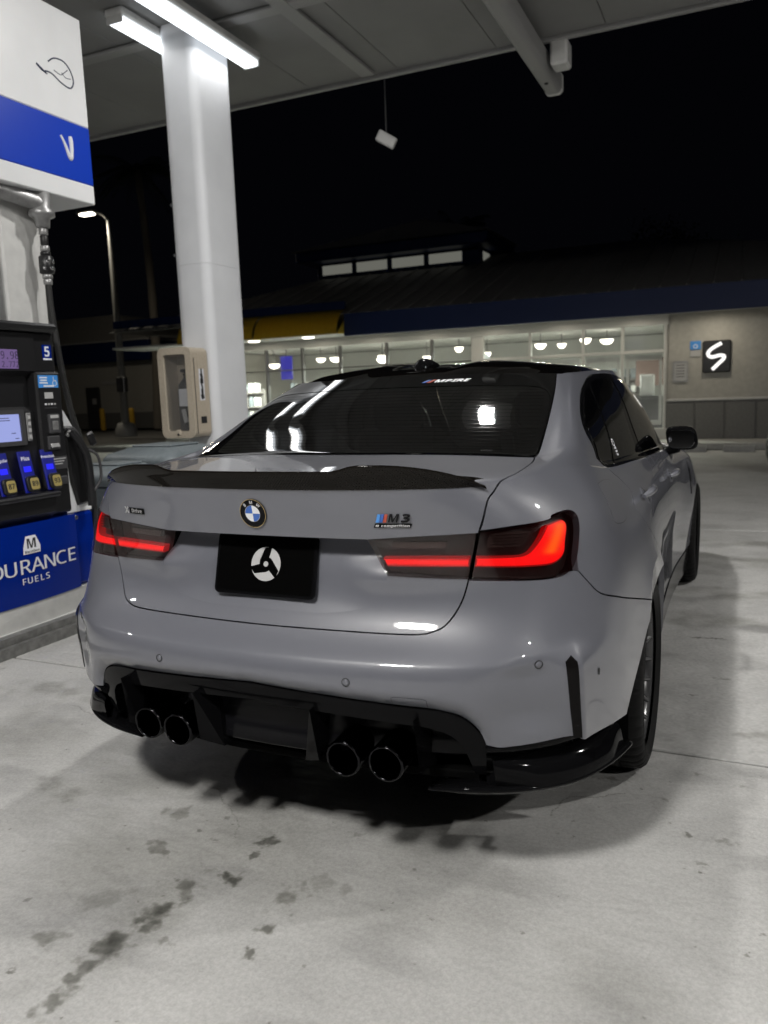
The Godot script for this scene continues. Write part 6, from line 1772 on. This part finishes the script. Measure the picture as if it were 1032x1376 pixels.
# ------------------------------------------------------------------ far left and edges
func make_far():
	var b := thing("wash_building", "dim cream building with blue fascia behind the street lamp", "building", Vector3(-30.5, 0, -30))
	put("wall", bev_box(11.0, 3.6, 6.0, 0.02), M.shop_wall, b, at(0, 1.8, -3.0))
	put("wainscot", bev_box(11.04, 0.85, 6.04, 0.02), M.wainscot, b, at(0, 0.425, -3.0))
	put("fascia", bev_box(11.4, 1.0, 6.6, 0.03), M.fascia_blue, b, at(-1.5 + 0.0, 3.98, -2.9))
	put("fascia_cap", bev_box(11.5, 0.06, 6.7, 0.01), M.trim_pale, b, at(-1.5, 4.52, -2.9))
	put("roof", prism(PackedVector2Array([Vector2(-5.5, 0), Vector2(5.5, 0), Vector2(3.5, 1.3), Vector2(-3.5, 1.3)]), -5.8, 0.2, 0.02), M.roof_metal, b, at(-1.5, 4.56, 0))
	var dr := put("door", bev_box(0.95, 2.2, 0.08, 0.01), M.console_grey, b, at(-0.1, 1.12, 0.05))
	put("door_notice", bev_box(0.28, 0.30, 0.02, 0.004), M.pale, dr, at(0.1, 0.35, 0.045))
	put("wall_plate", bev_box(1.2, 0.16, 0.02, 0.004), M.pale, b, at(1.2, 2.42, 0.03))
	for k in 2:
		var bo := thing("yellow_bollard", "yellow post before the door of the dim building" if k == 0 else "yellow post behind the street lamp's foot", "bollard", Vector3(-28.6, 0, -28.4) if k == 0 else Vector3(-23.3, 0, -24.6), 0, "yellow posts before the dim building")
		put("post", lathe(PackedVector2Array([Vector2(0.13, 0), Vector2(0.13, 1.0), Vector2(0.10, 1.09), Vector2(0.0, 1.12)]), 16), M.yellow, bo)
	var l := thing("street_lamp", "tall pale street lamp with lit head beyond the fuel dispenser", "street lamp", Vector3(-21.3, 0, -22.0))
	put("footing", lathe(PackedVector2Array([Vector2(0.42, 0), Vector2(0.42, 0.30), Vector2(0.36, 0.42), Vector2(0.30, 0.55), Vector2(0.0, 0.58)]), 16), M.off_white, l)
	put("pole", lathe(PackedVector2Array([Vector2(0.16, 0.55), Vector2(0.13, 4.0), Vector2(0.09, 8.3), Vector2(0.0, 8.32)]), 16), M.pole, l)
	put("control_box", bev_box(0.42, 0.62, 0.24, 0.03), M.galv, l, at(0.12, 2.05, 0.16))
	put("arm", tube(smooth3(PackedVector3Array([Vector3(0, 8.25, 0), Vector3(-0.25, 8.55, 0.05), Vector3(-0.62, 8.68, 0.1)])), 0.05, 8), M.pole, l)
	put("head", bev_box(0.85, 0.14, 0.42, 0.05), M.galv, l, at(-0.95, 8.72, 0.12))
	put("lamp_lens", prism(rrect(0.62, 0.30, 0.08), -0.03, 0.03, 0.01), M.lit_street, l, Transform3D(Basis(Vector3.RIGHT, PI / 2), Vector3(-0.95, 8.63, 0.12)))
	area_light("lamp", Vector3(-0.95, 8.58, 0.12), Vector2(0.6, 0.3), 8.0, Color(1.0, 0.95, 0.86), l)
	for v in [[-25.9, -29.4, 12.6, 3, "tall palm tree with drooping crown beyond the street lamp"], [-14.0, -42.0, 10.5, 5, "dark palm tree rising behind the shop's raised roof"]]:
		palm(Vector3(v[0], 0, v[1]), v[2], v[3], v[4])
	for v in [[-9.0, -33.0, 7.6, 11, "dark leafy tree behind the ridge of the shop roof"], [-1.5, -31.0, 7.8, 12, "dark leafy tree standing over the shop roof's right end"]]:
		tree(Vector3(v[0], 0, v[1]), v[2], v[3], v[4])
	# dark rounded waste drum at the right edge
	var d := thing("black_drum", "black rounded plastic drum standing on the concrete past the car's nose", "drum", Vector3(1.86, 0, -9.9))
	put("body", lathe(PackedVector2Array([Vector2(0.0, 0.0), Vector2(0.22, 0.0), Vector2(0.27, 0.05), Vector2(0.345, 0.28), Vector2(0.35, 0.40), Vector2(0.31, 0.70), Vector2(0.27, 0.95), Vector2(0.25, 1.02), Vector2(0.0, 1.05)]), 36), M.console, d)
	put("rim", lathe(PackedVector2Array([Vector2(0.255, 1.0), Vector2(0.275, 1.01), Vector2(0.275, 1.03), Vector2(0.25, 1.045)]), 36), M.console_grey, d)
	put("handle", tube(smooth3(PackedVector3Array([Vector3(-0.1, 1.03, 0), Vector3(-0.06, 1.10, 0), Vector3(0.06, 1.10, 0), Vector3(0.1, 1.03, 0)])), 0.014, 8), M.console_grey, d)

func palm(p: Vector3, h: float, seed_: int, label: String):
	var t := thing("palm_tree", label, "palm tree", p)
	var rng := RandomNumberGenerator.new()
	rng.seed = seed_
	var path := PackedVector3Array()
	var rad := []
	for k in 15:
		path.append(Vector3(0.25 * sin(k * 0.25), h * k / 14.0, 0.0))
		rad.append(lerpf(0.24, 0.15, k / 14.0) + (0.02 if k % 2 else 0.0))
	put("trunk", tube(path, rad, 12), M.bark, t)
	var top := path[-1]
	for k in 26:
		var a := TAU * k / 26.0 + rng.randf_range(-0.1, 0.1)
		var lift := rng.randf_range(-0.9, 0.9)
		var ln := rng.randf_range(1.5, 2.2)
		var st := SurfaceTool.new()
		st.begin(Mesh.PRIMITIVE_TRIANGLES)
		st.set_smooth_group(-1)
		var dir := Vector3(cos(a), 0, sin(a))
		var sd := Vector3(-sin(a), 0, cos(a))
		for j in 22:
			var u := (j + 1) / 22.0
			var c := top + dir * ln * u * cos(lift * 0.6) + Vector3.UP * (sin(lift) * ln * u - 0.9 * u * u)
			var ll := 0.55 * sin(PI * clampf(u * 0.85 + 0.12, 0, 1))
			for q in [-1.0, 1.0]:
				var tip: Vector3 = c + sd * q * ll + dir * 0.18 - Vector3.UP * (0.18 + 0.2 * ll)
				st.add_vertex(c); st.add_vertex(tip); st.add_vertex(c + dir * 0.07)
		st.generate_normals()
		put("frond", st.commit(), M.frond, t)

func tree(p: Vector3, h: float, seed_: int, label: String):
	var t := thing("leafy_tree", label, "tree", p)
	var rng := RandomNumberGenerator.new()
	rng.seed = seed_
	put("trunk", tube(PackedVector3Array([Vector3.ZERO, Vector3(0.1, h * 0.3, 0), Vector3(0, h * 0.6, 0.1)]), [0.25, 0.2, 0.12], 10), M.bark, t)
	for k in 5:
		var a := TAU * k / 5.0
		put("limb", tube(PackedVector3Array([Vector3(0.05, h * (0.35 + 0.04 * k), 0), Vector3(cos(a) * 0.8, h * (0.5 + 0.04 * k), sin(a) * 0.8), Vector3(cos(a) * 1.4, h * (0.64 + 0.04 * k), sin(a) * 1.4)]), [0.10, 0.07, 0.03], 7), M.bark, t)
	var st := SurfaceTool.new()
	st.begin(Mesh.PRIMITIVE_TRIANGLES)
	st.set_smooth_group(-1)
	for k in 26:
		var a := rng.randf() * TAU
		var rr := sqrt(rng.randf()) * 2.0
		var c := Vector3(cos(a) * rr, h * rng.randf_range(0.6, 0.98) - 0.12 * rr * rr, sin(a) * rr)
		for q in 130:
			var v := c + Vector3(rng.randfn(), rng.randfn() * 0.7, rng.randfn()) * 0.38
			var b := Basis.from_euler(Vector3(rng.randf() * TAU, rng.randf() * TAU, rng.randf() * TAU)).scaled(Vector3.ONE * rng.randf_range(0.07, 0.13))
			st.add_vertex(v + b * Vector3(-0.5, 0, 0)); st.add_vertex(v + b * Vector3(0, 1.2, 0)); st.add_vertex(v + b * Vector3(0.5, 0, 0))
	st.generate_normals()
	put("crown", st.commit(), M.leaf, t)

# ------------------------------------------------------------------ the scene
func _ready():
	var cam := Camera3D.new()
	cam.name = "camera"
	cam.position = Vector3(1.213, 1.330, 2.800)
	cam.basis = Basis(Vector3.UP, deg_to_rad(24.518)) * Basis(Vector3.RIGHT, deg_to_rad(-8.474)) * Basis(Vector3(0, 0, 1), deg_to_rad(-2.046))
	cam.fov = 65.74
	cam.near = 0.05
	cam.far = 400.0
	var lens := CameraAttributesPhysical.new()
	lens.frustum_focal_length = 18.57
	lens.frustum_focus_distance = 2.5
	lens.frustum_near = 0.05
	lens.frustum_far = 400.0
	lens.exposure_aperture = 2.4
	cam.attributes = lens
	add_child(cam)
	cam.current = true
	var we := WorldEnvironment.new()
	we.name = "environment"
	var env := Environment.new()
	env.background_mode = Environment.BG_SKY
	var sky := Sky.new()
	var sm := ProceduralSkyMaterial.new()
	sm.sky_top_color = Color(0.012, 0.013, 0.022)
	sm.sky_horizon_color = Color(0.022, 0.023, 0.034)
	sm.ground_bottom_color = Color(0.01, 0.01, 0.012)
	sm.ground_horizon_color = Color(0.022, 0.023, 0.034)
	sky.sky_material = sm
	env.sky = sky
	env.background_energy_multiplier = 0.6
	env.tonemap_mode = Environment.TONE_MAPPER_LINEAR
	env.tonemap_exposure = 1.25
	env.sdfgi_enabled = true
	env.ssao_enabled = true
	env.ssil_enabled = true
	we.environment = env
	add_child(we)
	make_materials()
	M.lantern_glow = glow(Color(0.62, 0.62, 0.58), 0.3)
	M.sign_white = glow(Color(1.0, 0.99, 0.97), 1.1)
	M.lit_warm = glow(Color(1.0, 0.97, 0.9), 5.0)
	M.lit_street = glow(Color(1.0, 0.96, 0.88), 9.0)
	M.globe = glow(Color(0.9, 0.95, 0.9), 0.75)
	M.blue_glow = glow(Color(0.08, 0.08, 0.75), 0.6)
	M.leather_brown = mat(c3(0.10, 0.06, 0.05), 0.7)
	M.kerb_pale = grained(c3(0.30, 0.30, 0.29), c3(0.40, 0.40, 0.385), 0.02, 0.8, 61, 0.8)
	make_paving()
	make_canopy()
	make_pillar()
	make_island()
	make_shop()
	make_far()
	make_pump()
	make_bins()
	make_car()
